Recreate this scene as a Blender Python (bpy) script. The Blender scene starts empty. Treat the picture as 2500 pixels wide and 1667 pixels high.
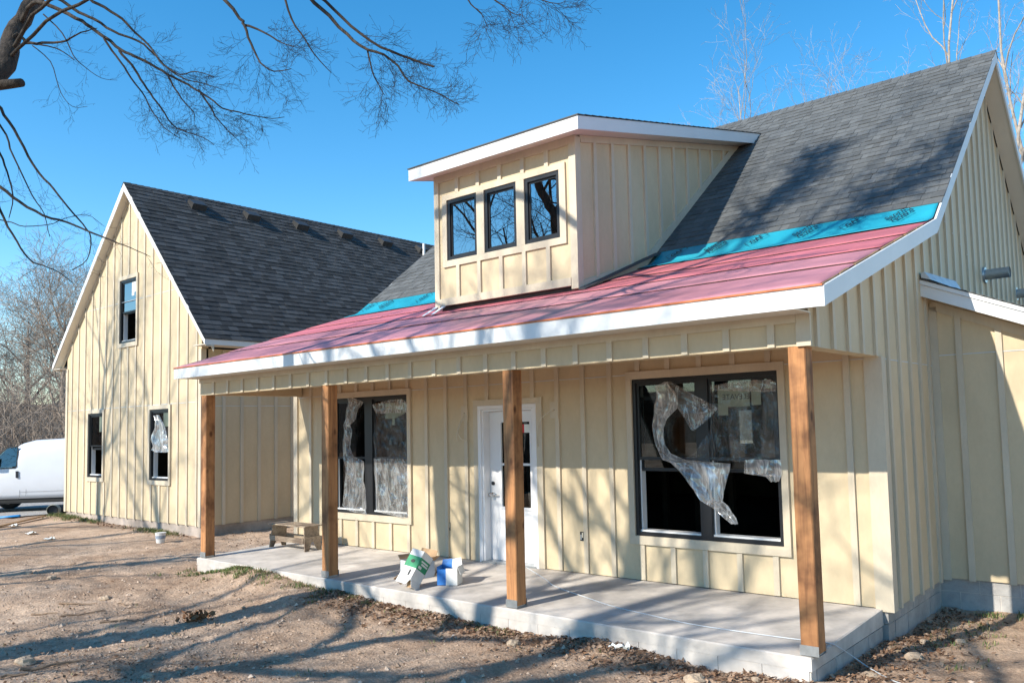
import bpy, math, random
import numpy as np
from mathutils import Vector, Matrix, noise

S = bpy.context.scene
C = S.collection
rad = math.radians

# ---------------------------------------------------------------- camera
CAM = Vector((2.6239, -6.2544, 1.8803))
yaw, pitch, roll = 0.6722, 0.0701, -0.0258
fw = Vector((-math.sin(yaw)*math.cos(pitch), math.cos(yaw)*math.cos(pitch), math.sin(pitch)))
rt = Vector((math.cos(yaw), math.sin(yaw), 0)); up = rt.cross(fw)
rt2 = rt*math.cos(roll) + up*math.sin(roll); up2 = up*math.cos(roll) - rt*math.sin(roll)
cd = bpy.data.cameras.new('camera'); cam = bpy.data.objects.new('camera', cd); C.objects.link(cam)
m3 = Matrix((rt2, up2, -fw)).transposed()
cam.matrix_world = Matrix.Translation(CAM) @ m3.to_4x4()
cd.sensor_width = 36.0; cd.lens = 36.0*1988.3/2500.0
cd.shift_x = -138.7/2500.0; cd.shift_y = 61.35/2500.0
cd.clip_start = 0.05; cd.clip_end = 2000.0
S.camera = cam
S.render.resolution_x = 1024; S.render.resolution_y = 682

# ---------------------------------------------------------------- light
SUN = Vector((0.245, 1.0, -0.66)).normalized()          # the way the light travels
elev = math.asin(-SUN.z); azim = math.atan2(-SUN.x, -SUN.y)
w = bpy.data.worlds.new('World'); S.world = w; w.use_nodes = True
nt = w.node_tree; bg = nt.nodes['Background']
sk = nt.nodes.new('ShaderNodeTexSky'); sk.sky_type = 'NISHITA'; sk.sun_disc = False
sk.sun_elevation = elev; sk.sun_rotation = azim
sk.air_density = 1.0; sk.dust_density = 0.0; sk.ozone_density = 1.5; sk.altitude = 400
hs = nt.nodes.new('ShaderNodeHueSaturation'); hs.inputs['Saturation'].default_value = 1.4; hs.inputs['Hue'].default_value = 0.493
nt.links.new(sk.outputs[0], hs.inputs['Color']); nt.links.new(hs.outputs[0], bg.inputs[0])
bg.inputs[1].default_value = 0.15
sd = bpy.data.lights.new('sun', 'SUN'); sd.energy = 4.5; sd.angle = rad(0.53); sd.color = (1.0, 0.935, 0.81)
so = bpy.data.objects.new('sun', sd); C.objects.link(so)
so.rotation_euler = (-SUN).to_track_quat('Z', 'Y').to_euler(); so.location = (-10, -30, 25)
S.view_settings.view_transform = 'Standard'; S.view_settings.look = 'None'
S.view_settings.exposure = 0.72; S.view_settings.gamma = 1.0; S.view_settings.use_curve_mapping = False

# ---------------------------------------------------------------- materials
def newmat(n):
    m = bpy.data.materials.new(n); m.use_nodes = True
    return m, m.node_tree, m.node_tree.nodes['Principled BSDF']
def N(nt, t, **k):
    n = nt.nodes.new(t)
    for a, b in k.items():
        if a in n.inputs: n.inputs[a].default_value = b
        else: setattr(n, a, b)
    return n
def ramp(nt, src, c0, c1, p0=0.35, p1=0.65):
    r = nt.nodes.new('ShaderNodeValToRGB'); e = r.color_ramp.elements
    e[0].position = p0; e[1].position = p1
    e[0].color = (*c0, 1); e[1].color = (*c1, 1)
    nt.links.new(src, r.inputs[0]); return r.outputs[0]
def mul(c, f): return tuple(min(1, x*f) for x in c)
def mat(name, col, var=0.08, scale=3.0, stretch=(1, 1, 1), rough=0.7, bump=0.0, bscale=60.0, bstretch=None, spec=0.4, fine=0.0, fscale=80.0, dist=0.004, local=False):
    """plain surface: two noises vary the colour, one noise gives relief"""
    m, nt, p = newmat(name)
    L = nt.links.new
    if local:
        pos = N(nt, 'ShaderNodeTexCoord').outputs['Object']
    else:
        pos = N(nt, 'ShaderNodeNewGeometry').outputs['Position']
    mp = N(nt, 'ShaderNodeMapping'); mp.inputs['Scale'].default_value = stretch; L(pos, mp.inputs[0])
    n1 = N(nt, 'ShaderNodeTexNoise', Scale=scale, Detail=5.0, Roughness=0.6); L(mp.outputs[0], n1.inputs['Vector'])
    c = ramp(nt, n1.outputs[0], mul(col, 1-var), mul(col, 1+var))
    if fine:
        n2 = N(nt, 'ShaderNodeTexNoise', Scale=fscale, Detail=3.0, Roughness=0.7); L(mp.outputs[0], n2.inputs['Vector'])
        g = ramp(nt, n2.outputs[0], (1-fine,)*3, (1+fine*0.0,)*3, 0.3, 0.7)
        mx = N(nt, 'ShaderNodeMix', data_type='RGBA', blend_type='MULTIPLY'); mx.inputs[0].default_value = 1.0
        L(c, mx.inputs[6]); L(g, mx.inputs[7]); c = mx.outputs[2]
    L(c, p.inputs['Base Color'])
    p.inputs['Roughness'].default_value = rough
    p.inputs['Specular IOR Level'].default_value = spec
    if bump:
        mp2 = N(nt, 'ShaderNodeMapping'); mp2.inputs['Scale'].default_value = bstretch or stretch; L(pos, mp2.inputs[0])
        n3 = N(nt, 'ShaderNodeTexNoise', Scale=bscale, Detail=4.0, Roughness=0.6); L(mp2.outputs[0], n3.inputs['Vector'])
        b = N(nt, 'ShaderNodeBump', Strength=bump, Distance=dist); L(n3.outputs[0], b.inputs['Height']); L(b.outputs[0], p.inputs['Normal'])
    return m

PANEL = mat('siding_panel', (0.58, 0.468, 0.31), 0.09, 1.3, (1, 1, 0.5), 0.62, 0.35, 30, (1, 1, 0.12), fine=0.06, fscale=25)
TRIM = mat('siding_trim', (0.565, 0.485, 0.37), 0.08, 2.0, (1, 1, 0.4), 0.6, 0.4, 40, (1, 1, 0.1), fine=0.07, fscale=30)
WHITE = mat('white_fascia', (0.68, 0.69, 0.70), 0.03, 2.0, (0.4, 1, 1), 0.5, 0.2, 40)
SOFFIT = mat('soffit', (0.66, 0.61, 0.53), 0.04, 2.0, rough=0.6)
CONC = mat('porch_concrete', (0.60, 0.55, 0.505), 0.20, 0.9, rough=0.85, bump=0.4, bscale=50, fine=0.32, fscale=3.2)
BLOCK = mat('concrete_block', (0.40, 0.385, 0.37), 0.16, 3.0, rough=0.9, bump=0.6, bscale=90, fine=0.2, fscale=14)
MORTAR = mat('mortar', (0.50, 0.46, 0.42), 0.1, 6, rough=0.95, bump=0.5)
BLACK = mat('black_window_frame', (0.014, 0.015, 0.018), 0.1, 5, rough=0.38)
VINYL = mat('white_vinyl', (0.74, 0.74, 0.74), 0.03, 3, rough=0.4)
DOOR = mat('white_door_paint', (0.76, 0.745, 0.75), 0.02, 3, rough=0.4)
OSB = mat('sheathing_wood', (0.30, 0.185, 0.10), 0.2, 14, rough=0.85, fine=0.2)
PLY = mat('porch_ceiling_wood', (0.60, 0.33, 0.14), 0.12, 3, (1, 6, 1), 0.75)
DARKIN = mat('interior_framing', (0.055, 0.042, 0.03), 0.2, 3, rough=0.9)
EDGE = mat('orange_roof_edge', (0.50, 0.14, 0.045), 0.25, 8, rough=0.6)
DECK = mat('roof_deck', (0.05, 0.05, 0.055), 0.2, 8, rough=0.95)
RED = mat('red_underlayment', (0.58, 0.165, 0.19), 0.20, 0.9, (0.4, 1, 1), 0.5, 0.35, 7, (1, 1, 1), fine=0.22, fscale=2.2, dist=0.01)
RED2 = mat('faded_red_underlayment', (0.57, 0.235, 0.27), 0.20, 0.9, (0.4, 1, 1), 0.5, 0.35, 7, (1, 1, 1), fine=0.22, fscale=2.2, dist=0.01)
BLUE = mat('blue_membrane', (0.02, 0.29, 0.385), 0.12, 2.0, (1, 1, 1), 0.38, 0.5, 9, (1, 1, 1), dist=0.01)
INK = mat('black_print', (0.012, 0.014, 0.018), 0.1, 9, rough=0.5)
GALV = mat('galvanized_metal', (0.42, 0.44, 0.45), 0.15, 10, rough=0.4)
GALV.node_tree.nodes['Principled BSDF'].inputs['Metallic'].default_value = 0.7
FLASHGAP = mat('flashing_and_gap_shade', (0.05, 0.05, 0.055), 0.2, 10, rough=0.6)  # real flashing, and the painted gap shade under the dormer
TIN = mat('aluminium_flashing', (0.55, 0.60, 0.66), 0.1, 6, rough=0.4)
SH = [mat('shingle_tone_%d' % i, (v*0.95, v, v*1.03), 0.10, 9, rough=0.9, bump=0.5, bscale=260, fine=0.35, fscale=190, dist=0.003)
      for i, v in enumerate((0.10, 0.113, 0.126, 0.142))]
SHW = [mat('shaded_shingle_tone_%d' % i, (v*0.95, v, v*1.08), 0.10, 9, rough=0.9, bump=0.5, bscale=260, fine=0.35, fscale=190, dist=0.003)
       for i, v in enumerate((0.035, 0.045, 0.06, 0.078))]  # darker copy of the shingle tones: shade of the grazing-lit wing slope in the colour

def wood(name, col, dark, sx=(26, 26, 1.4), rough=0.75, knots=True):
    m, nt, p = newmat(name); L = nt.links.new
    pos = N(nt, 'ShaderNodeNewGeometry').outputs['Position']
    mp = N(nt, 'ShaderNodeMapping'); mp.inputs['Scale'].default_value = sx; L(pos, mp.inputs[0])
    n1 = N(nt, 'ShaderNodeTexNoise', Scale=1.0, Detail=6.0, Roughness=0.65, Distortion=0.6); L(mp.outputs[0], n1.inputs['Vector'])
    c = ramp(nt, n1.outputs[0], dark, col, 0.28, 0.55)
    n2 = N(nt, 'ShaderNodeTexNoise', Scale=2.3, Detail=4.0, Roughness=0.6); L(pos, n2.inputs['Vector'])
    c2 = ramp(nt, n2.outputs[0], (0.42, 0.36, 0.33), (1.1, 1.06, 1.0), 0.36, 0.55)
    mx = N(nt, 'ShaderNodeMix', data_type='RGBA', blend_type='MULTIPLY'); mx.inputs[0].default_value = 0.9
    L(c, mx.inputs[6]); L(c2, mx.inputs[7]); c = mx.outputs[2]
    if knots:
        mk = N(nt, 'ShaderNodeMapping'); mk.inputs['Scale'].default_value = (5, 5, 2.6); L(pos, mk.inputs[0])
        v = N(nt, 'ShaderNodeTexVoronoi', Scale=1.0); L(mk.outputs[0], v.inputs['Vector'])
        k = ramp(nt, v.outputs['Distance'], (0.2, 0.11, 0.07), (1, 1, 1), 0.07, 0.16)
        mx2 = N(nt, 'ShaderNodeMix', data_type='RGBA', blend_type='MULTIPLY'); mx2.inputs[0].default_value = 0.85
        L(c, mx2.inputs[6]); L(k, mx2.inputs[7]); c = mx2.outputs[2]
    L(c, p.inputs['Base Color']); p.inputs['Roughness'].default_value = rough
    b = N(nt, 'ShaderNodeBump', Strength=0.5, Distance=0.004); L(n1.outputs[0], b.inputs['Height']); L(b.outputs[0], p.inputs['Normal'])
    return m
POST = wood('rough_sawn_post', (0.43, 0.205, 0.085), (0.20, 0.085, 0.036))
PINE = wood('weathered_pine', (0.36, 0.29, 0.22), (0.19, 0.14, 0.10), (3, 30, 30), knots=False)
BARK = mat('grey_bark', (0.045, 0.035, 0.028), 0.45, 22, (1, 1, 0.35), 0.95, 1.0, 26, (1, 1, 0.4), dist=0.02)
TWIG = mat('twig_bark', (0.032, 0.024, 0.02), 0.3, 12, rough=0.9)
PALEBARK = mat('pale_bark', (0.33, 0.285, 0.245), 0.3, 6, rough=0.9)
BROWNBARK = mat('brown_thicket_bark', (0.29, 0.23, 0.185), 0.35, 3, rough=0.95)

def glass(name, refl=0.10, tint=(0.85, 0.9, 0.9)):
    m = bpy.data.materials.new(name); m.use_nodes = True; nt = m.node_tree; nt.nodes.clear(); L = nt.links.new
    o = nt.nodes.new('ShaderNodeOutputMaterial'); mx = nt.nodes.new('ShaderNodeMixShader')
    t = nt.nodes.new('ShaderNodeBsdfTransparent'); t.inputs[0].default_value = (*tint, 1)
    g = nt.nodes.new('ShaderNodeBsdfGlossy'); g.inputs['Roughness'].default_value = 0.0
    f = nt.nodes.new('ShaderNodeFresnel'); f.inputs[0].default_value = 1.5
    a = nt.nodes.new('ShaderNodeMath'); a.operation = 'ADD'; a.inputs[1].default_value = refl; a.use_clamp = True
    L(f.outputs[0], a.inputs[0]); L(a.outputs[0], mx.inputs[0]); L(t.outputs[0], mx.inputs[1]); L(g.outputs[0], mx.inputs[2]); L(mx.outputs[0], o.inputs[0])
    return m
GLASS = glass('window_glass', 0.0, (0.75, 0.8, 0.8))
GLASSD = glass('coated_dormer_glass', 0.45, (0.25, 0.3, 0.35))
GLASSU = glass('coated_loft_glass', 0.35, (0.4, 0.5, 0.5))
def filmmat(name, a, col=(0.9, 0.9, 0.9)):
    m = bpy.data.materials.new(name); m.use_nodes = True; nt = m.node_tree; nt.nodes.clear(); L = nt.links.new
    o = nt.nodes.new('ShaderNodeOutputMaterial'); mx = nt.nodes.new('ShaderNodeMixShader'); m2 = nt.nodes.new('ShaderNodeMixShader'); m3_ = nt.nodes.new('ShaderNodeMixShader')
    t = nt.nodes.new('ShaderNodeBsdfTransparent'); d = nt.nodes.new('ShaderNodeBsdfDiffuse'); d.inputs[0].default_value = (*col, 1)
    tl = nt.nodes.new('ShaderNodeBsdfTranslucent'); tl.inputs[0].default_value = (*col, 1)
    g = nt.nodes.new('ShaderNodeBsdfGlossy'); g.inputs['Roughness'].default_value = 0.12
    lw = nt.nodes.new('ShaderNodeLayerWeight'); lw.inputs[0].default_value = 0.35
    pos = N(nt, 'ShaderNodeNewGeometry').outputs['Position']
    mp = N(nt, 'ShaderNodeMapping'); mp.inputs['Scale'].default_value = (7.5, 7.5, 2.4); L(pos, mp.inputs[0])
    n = N(nt, 'ShaderNodeTexNoise', Scale=1.0, Detail=4.0, Distortion=1.2); L(mp.outputs[0], n.inputs['Vector'])
    def mth(op, x, y=None, clamp=False):
        q = nt.nodes.new('ShaderNodeMath'); q.operation = op; q.use_clamp = clamp
        for i_, s_ in enumerate((x, y)):
            if s_ is None: continue
            if isinstance(s_, (int, float)): q.inputs[i_].default_value = s_
            else: L(s_, q.inputs[i_])
        return q.outputs[0]
    ridge = mth('POWER', mth('SUBTRACT', 1.0, mth('ABSOLUTE', mth('SUBTRACT', mth('MULTIPLY', n.outputs[0], 4.0), 2.0))), 7.0, True)
    n9 = N(nt, 'ShaderNodeTexNoise', Scale=5.0, Detail=2.0); L(pos, n9.inputs['Vector'])
    body = mth('MULTIPLY', n9.outputs[0], a*1.5)
    mr_out = mth('ADD', body, mth('MULTIPLY', ridge, min(0.6, a*1.15)), True)
    ad = nt.nodes.new('ShaderNodeMath'); ad.operation = 'MULTIPLY_ADD'; ad.inputs[1].default_value = min(0.35, a*0.8); ad.use_clamp = True
    L(lw.outputs['Facing'], ad.inputs[0]); L(mr_out, ad.inputs[2])
    b = N(nt, 'ShaderNodeBump', Strength=0.7, Distance=0.01); L(n.outputs[0], b.inputs['Height'])
    L(b.outputs[0], g.inputs['Normal'])
    m2.inputs[0].default_value = 0.5; L(d.outputs[0], m2.inputs[1]); L(tl.outputs[0], m2.inputs[2])
    m3_.inputs[0].default_value = 0.3; L(m2.outputs[0], m3_.inputs[1]); L(g.outputs[0], m3_.inputs[2])
    L(ad.outputs[0], mx.inputs[0]); L(t.outputs[0], mx.inputs[1]); L(m3_.outputs[0], mx.inputs[2]); L(mx.outputs[0], o.inputs[0])
    return m
FILM = filmmat('clear_plastic_film', 0.28)
FILMT = filmmat('thin_plastic_film', 0.07)
FILMD = filmmat('bunched_plastic_film', 0.46)

# ---------------------------------------------------------------- builders
WL = {}
def link(o, parent=None, loc=(0, 0, 0)):
    C.objects.link(o); loc = Vector(loc); WL[o.name] = loc
    if parent is not None:
        o.parent = parent; o.location = loc - WL[parent.name]
    else: o.location = loc
    return o
def tag(o, label=None, cat=None, group=None, kind=None):
    if label: o['label'] = label
    if cat: o['category'] = cat
    if group: o['group'] = group
    if kind: o['kind'] = kind
    return o
def empty(name, loc, label=None, cat=None, group=None):
    return tag(link(bpy.data.objects.new(name, None), None, loc), label, cat, group)
def mesh(name, vs, fs, m, parent=None, loc=None, smooth=False, mats=None, mi=None):
    """one mesh object from world coordinates"""
    if loc is None:
        a = np.array(vs, dtype=float); loc = Vector(((a[:, 0].min()+a[:, 0].max())/2, (a[:, 1].min()+a[:, 1].max())/2, a[:, 2].min()))
    loc = Vector(loc)
    me = bpy.data.meshes.new(name)
    me.from_pydata([(v[0]-loc.x, v[1]-loc.y, v[2]-loc.z) for v in vs], [], fs)
    for x in (mats or [m]): me.materials.append(x)
    if mi is not None: me.polygons.foreach_set('material_index', mi)
    if smooth: me.polygons.foreach_set('use_smooth', [True]*len(me.polygons))
    me.update()
    return link(bpy.data.objects.new(name, me), parent, loc)
BOXF = [(0, 3, 2, 1), (4, 5, 6, 7), (0, 1, 5, 4), (1, 2, 6, 5), (2, 3, 7, 6), (3, 0, 4, 7)]
UC = {}
def unit(m):
    if m.name not in UC:
        me = bpy.data.meshes.new('box_piece')
        h = 0.5
        me.from_pydata([(-h, -h, -h), (h, -h, -h), (h, h, -h), (-h, h, -h), (-h, -h, h), (h, -h, h), (h, h, h), (-h, h, h)], [], BOXF)
        me.materials.append(m); UC[m.name] = me
    return UC[m.name]
def box(name, x0, x1, y0, y1, z0, z1, m, parent=None):
    o = bpy.data.objects.new(name, unit(m))
    link(o, parent, ((x0+x1)/2, (y0+y1)/2, (z0+z1)/2)); o.scale = (abs(x1-x0), abs(y1-y0), abs(z1-z0)); return o
def obox(name, c, dims, R, m, parent=None):
    o = bpy.data.objects.new(name, unit(m)); link(o, parent, c)
    o.rotation_euler = R.to_euler(); o.scale = dims; return o
def frame(u, v):
    u = Vector(u).normalized(); v = Vector(v).normalized(); n = u.cross(v).normalized(); v = n.cross(u)
    return Matrix((u, v, n)).transposed()
def bar(name, a, b, wd, th, m, parent=None, upv=(0, 0, 1)):
    """board from a to b, wd along upv, th across"""
    a = Vector(a); b = Vector(b); R = frame(b-a, upv)
    return obox(name, (a+b)/2, ((b-a).length, wd, th), R, m, parent)
class MB:
    def __init__(s): s.v = []; s.f = []; s.mi = []
    def hexa(s, p8, mi=0):
        k = len(s.v); s.v += [tuple(p) for p in p8]; s.f += [tuple(k+i for i in f) for f in BOXF]; s.mi += [mi]*6
    def box(s, x0, x1, y0, y1, z0, z1, mi=0):
        s.hexa([(x0, y0, z0), (x1, y0, z0), (x1, y1, z0), (x0, y1, z0), (x0, y0, z1), (x1, y0, z1), (x1, y1, z1), (x0, y1, z1)], mi)
    def face(s, pts, mi=0):
        k = len(s.v); s.v += [tuple(p) for p in pts]; s.f.append(tuple(range(k, k+len(pts)))); s.mi.append(mi)
    def prism(s, poly, d, mi=0):
        """polygon (3d points) extruded by vector d"""
        n = len(poly); k = len(s.v); d = Vector(d)
        s.v += [tuple(p) for p in poly] + [tuple(Vector(p)+d) for p in poly]
        s.f += [tuple(range(k+n-1, k-1, -1)), tuple(range(k+n, k+2*n))]; s.mi += [mi]*2
        for i in range(n):
            j = (i+1) % n; s.f.append((k+i, k+j, k+n+j, k+n+i)); s.mi.append(mi)
    def tube(s, pts, rs, sides=6, mi=0, cap=True):
        n = len(pts); P = [Vector(p) for p in pts]; k = len(s.v)
        ref = Vector((0.31, 0.17, 0.93))
        for i in range(n):
            d = (P[min(i+1, n-1)]-P[max(i-1, 0)])
            if d.length < 1e-9: d = Vector((0, 0, 1))
            d.normalize(); a = d.cross(ref)
            if a.length < 0.05: a = d.cross(Vector((1, 0, 0)))
            a.normalize(); b = d.cross(a); r = rs[i] if hasattr(rs, '__len__') else rs
            for j in range(sides):
                t = 2*math.pi*j/sides; q = P[i]+a*(r*math.cos(t))+b*(r*math.sin(t)); s.v.append((q.x, q.y, q.z))
        for i in range(n-1):
            for j in range(sides):
                j2 = (j+1) % sides; s.f.append((k+i*sides+j, k+i*sides+j2, k+(i+1)*sides+j2, k+(i+1)*sides+j)); s.mi.append(mi)
        if cap:
            s.f.append(tuple(k+j for j in range(sides-1, -1, -1))); s.f.append(tuple(k+(n-1)*sides+j for j in range(sides))); s.mi += [mi, mi]
    def build(s, name, m, parent=None, loc=None, smooth=False, mats=None):
        return mesh(name, s.v, s.f, m, parent, loc, smooth, mats, s.mi if mats else None)

def strip_wall(name, ax, c, th, cuts, zlow, ztop, openings, m, parent, label=None):
    """upright wall in the plane ax = c, cut into prisms round its openings; th goes away from the outer face"""
    mb = MB(); ed = set(cuts)
    for o in openings: ed |= {o[0], o[1]}
    ed = sorted(e for e in ed if cuts[0]-1e-6 <= e <= cuts[-1]+1e-6)
    def pt(a, z, d): return (a, c+d, z) if ax == 'y' else (c+d, a, z)
    for a, b in zip(ed, ed[1:]):
        if b-a < 1e-4: continue
        mid = (a+b)/2; e = 1e-4; lo = [(zlow(a+e), zlow(b-e))]; spans = []
        ops = sorted((o[2], o[3]) for o in openings if o[0] <= mid <= o[1])
        cur = lo[0]
        for z0, z1 in ops:
            spans.append((cur, (z0, z0))); cur = (z1, z1)
        spans.append((cur, (ztop(a+e), ztop(b-e))))
        for (l0, l1), (t0, t1) in spans:
            if max(t0-l0, t1-l1) < 1e-3: continue
            t0 = max(t0, l0); t1 = max(t1, l1)
            mb.hexa([pt(a, l0, 0), pt(b, l1, 0), pt(b, l1, th), pt(a, l0, th), pt(a, t0, 0), pt(b, t1, 0), pt(b, t1, th), pt(a, t0, th)])
    o = mb.build(name, m, parent)
    if label: o['label'] = label
    return o
def battens(wall, ax, c, sgn, pos, zlow, ztop, block, wd=0.062, th=0.027, gap=0.0):
    """upright battens on a wall, broken where trims stand"""
    for a in pos:
        cur = zlow(a)
        for b in sorted([b for b in block if b[0]-wd*0.3 < a < b[1]+wd*0.3], key=lambda q: q[2]) + [None]:
            top = ztop(a) if b is None else b[2]
            if top-cur > 0.05:
                if ax == 'y': box('batten', a-wd/2, a+wd/2, c+sgn*th, c-sgn*0.002, cur+gap, top-gap, TRIM, wall)
                else: box('batten', c+sgn*th, c-sgn*0.002, a-wd/2, a+wd/2, cur+gap, top-gap, TRIM, wall)
            if b is not None: cur = max(cur, b[3])
def ring(mb, x0, x1, z0, z1, wd, y0, y1, mi=0):
    mb.box(x0, x0+wd, y0, y1, z0, z1, mi); mb.box(x1-wd, x1, y0, y1, z0, z1, mi)
    mb.box(x0+wd, x1-wd, y0, y1, z0, z0+wd, mi); mb.box(x0+wd, x1-wd, y0, y1, z1-wd, z1, mi)
def casing(win, x0, x1, z0, z1, y, wt=0.09, wl=0.075, wb=0.10, th=0.036):
    box('casing', x0-wl, x1+wl, y-th, y-0.001, z1+0.001, z1+wt, TRIM, win)
    box('casing', x0-wl, x1+wl, y-th, y-0.001, z0-wb, z0-0.001, TRIM, win)
    box('casing', x0-wl, x0-0.001, y-th, y-0.0015, z0, z1, TRIM, win)
    box('casing', x1+0.001, x1+wl, y-th, y-0.0015, z0, z1, TRIM, win)
def text_mesh(name, body, size, M4, m, parent, bold=0.0, align='CENTER', shear=0.0):
    cu = bpy.data.curves.new('t', 'FONT'); cu.body = body; cu.size = size; cu.align_x = align; cu.offset = bold; cu.shear = shear
    cu.resolution_u = 3; cu.space_line = 0.8
    t = bpy.data.objects.new('t', cu); C.objects.link(t)
    me = bpy.data.meshes.new_from_object(t); bpy.data.objects.remove(t)
    me.transform(M4.to_3x3().to_4x4()); me.materials.clear(); me.materials.append(m)
    o = bpy.data.objects.new(name, me); return link(o, parent, M4.translation)

# ================================================================ GROUND
def sstep(a, b, x):
    t = min(1, max(0, (x-a)/(b-a))); return t*t*(3-2*t)
def gh(x, y):
    """height of the ground"""
    h = -0.215
    h += 0.11*math.exp(-((x+7.2)/1.9)**2 - ((y+0.1)/0.75)**2)          # earth heaped against the slab
    h += 0.09*noise.noise((x*0.9, 5.5, 0.3))*math.exp(-((y+0.05)/0.4)**2)*sstep(-9.9, -9.0, x)*sstep(1.0, 0.2, x)
    h += 0.045*math.exp(-((y+0.05)/0.5)**2)*sstep(-0.5, -1.9, x)*sstep(-9.9, -9.0, x)
    h -= 0.075*math.exp(-((x-0.4)/1.2)**2 - ((y-2.6)/1.8)**2)
    h += 0.12*sstep(-2.6, -6.0, y)*sstep(-14, -6, x)
    h += 0.10*math.exp(-((x+20)/3.0)**2 - ((y-1.6)/1.2)**2)
    h -= 0.16*sstep(-21, -25, x)
    d = sstep(60, 12, abs(x)+abs(y))
    h += d*(0.05*noise.noise((x*0.35, y*0.35, 3.1)) + 0.022*noise.noise((x*1.1, y*1.6, 7.7)))
    near = sstep(16, 9, math.hypot(x+3, y))
    if near > 0:
        h += near*(0.020*noise.noise((x*3.1, y*4.3, 1.3)) + 0.020*noise.turbulence((x*5, y*6.5, 4.2), 4, False))
    return h
def axis(lo, hi, step, far, growth=1.22):
    a = list(np.arange(lo, hi+1e-6, step)); d = step
    while a[0] > -far: d *= growth; a.insert(0, a[0]-d)
    d = step
    while a[-1] < far: d *= growth; a.append(a[-1]+d)
    return a
gx = axis(-13.5, 2.2, 0.055, 700); gy = axis(-4.6, 3.4, 0.055, 700)
gv = [(x, y, gh(x, y)) for y in gy for x in gx]; nx = len(gx)
gf = [(j*nx+i, j*nx+i+1, (j+1)*nx+i+1, (j+1)*nx+i) for j in range(len(gy)-1) for i in range(nx-1)]
def dirtmat():
    m, nt, p = newmat('bare_dirt'); L = nt.links.new
    pos = N(nt, 'ShaderNodeNewGeometry').outputs['Position']
    n1 = N(nt, 'ShaderNodeTexNoise', Scale=0.55, Detail=6.0, Roughness=0.62); L(pos, n1.inputs['Vector'])
    c = ramp(nt, n1.outputs[0], (0.40, 0.278, 0.198), (0.63, 0.48, 0.368), 0.36, 0.60)
    n2 = N(nt, 'ShaderNodeTexNoise', Scale=7.0, Detail=6.0, Roughness=0.7); L(pos, n2.inputs['Vector'])
    c2 = ramp(nt, n2.outputs[0], (0.6, 0.55, 0.52), (1.1, 1.08, 1.05), 0.33, 0.6)
    mx = N(nt, 'ShaderNodeMix', data_type='RGBA', blend_type='MULTIPLY'); mx.inputs[0].default_value = 0.6
    L(c, mx.inputs[6]); L(c2, mx.inputs[7])
    v = N(nt, 'ShaderNodeTexVoronoi', Scale=34.0); L(pos, v.inputs['Vector'])
    c3 = ramp(nt, v.outputs['Distance'], (1.15, 1.12, 1.08), (0.72, 0.68, 0.64), 0.1, 0.6)
    m2 = N(nt, 'ShaderNodeMix', data_type='RGBA', blend_type='MULTIPLY'); m2.inputs[0].default_value = 0.55
    L(mx.outputs[2], m2.inputs[6]); L(c3, m2.inputs[7]); L(m2.outputs[2], p.inputs['Base Color'])
    p.inputs['Roughness'].default_value = 0.97; p.inputs['Specular IOR Level'].default_value = 0.15
    n3 = N(nt, 'ShaderNodeTexNoise', Scale=26.0, Detail=7.0, Roughness=0.72); L(pos, n3.inputs['Vector'])
    b = N(nt, 'ShaderNodeBump', Strength=0.9, Distance=0.025); L(n3.outputs[0], b.inputs['Height'])
    b2 = N(nt, 'ShaderNodeBump', Strength=0.5, Distance=0.012); L(v.outputs['Distance'], b2.inputs['Height']); L(b.outputs[0], b2.inputs['Normal'])
    L(b2.outputs[0], p.inputs['Normal'])
    return m
ground = tag(mesh('ground', gv, gf, dirtmat(), None, (0, 0, 0), smooth=True), 'bare brown dirt yard around the house', kind='structure')
GRAVEL = mat('pale_gravel', (0.44, 0.41, 0.38), 0.3, 30, rough=0.95, bump=1.0, bscale=45, fine=0.3, fscale=60, dist=0.02)
dv = []; df = []
xs = np.linspace(-62, -21.6, 30); ys = np.linspace(1.2, 22, 16)
for j, y in enumerate(ys):
    for i, x in enumerate(xs):
        dv.append((x - 0.12*(y-1.2), y, gh(x - 0.12*(y-1.2), y)+0.03))
df = [(j*30+i, j*30+i+1, (j+1)*30+i+1, (j+1)*30+i) for j in range(15) for i in range(29)]
tag(mesh('driveway', dv, df, GRAVEL, None, (-40, 8, -0.3), smooth=True), 'pale gravel driveway under the white van', kind='structure')

# ================================================================ HOUSE
D = 1.747; XG = 0.089; XR = 0.369
house = empty('house', (-7.0, 4.0, -0.2), 'cream board-and-batten house under construction with dormer, porch and left wing', 'house')
YK, ZK, YR, ZR, YF, ZF = 2.995, 3.985, 6.912, 7.216, -0.331, 2.869
ML = (ZK-ZF)/(YK-YF); MU = (ZR-ZK)/(YR-YK)
def zt(y):
    if y < YK: return ZF + ML*(y-YF)
    if y < YR: return ZK + MU*(y-YK)
    return ZR - MU*(y-YR)

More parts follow.
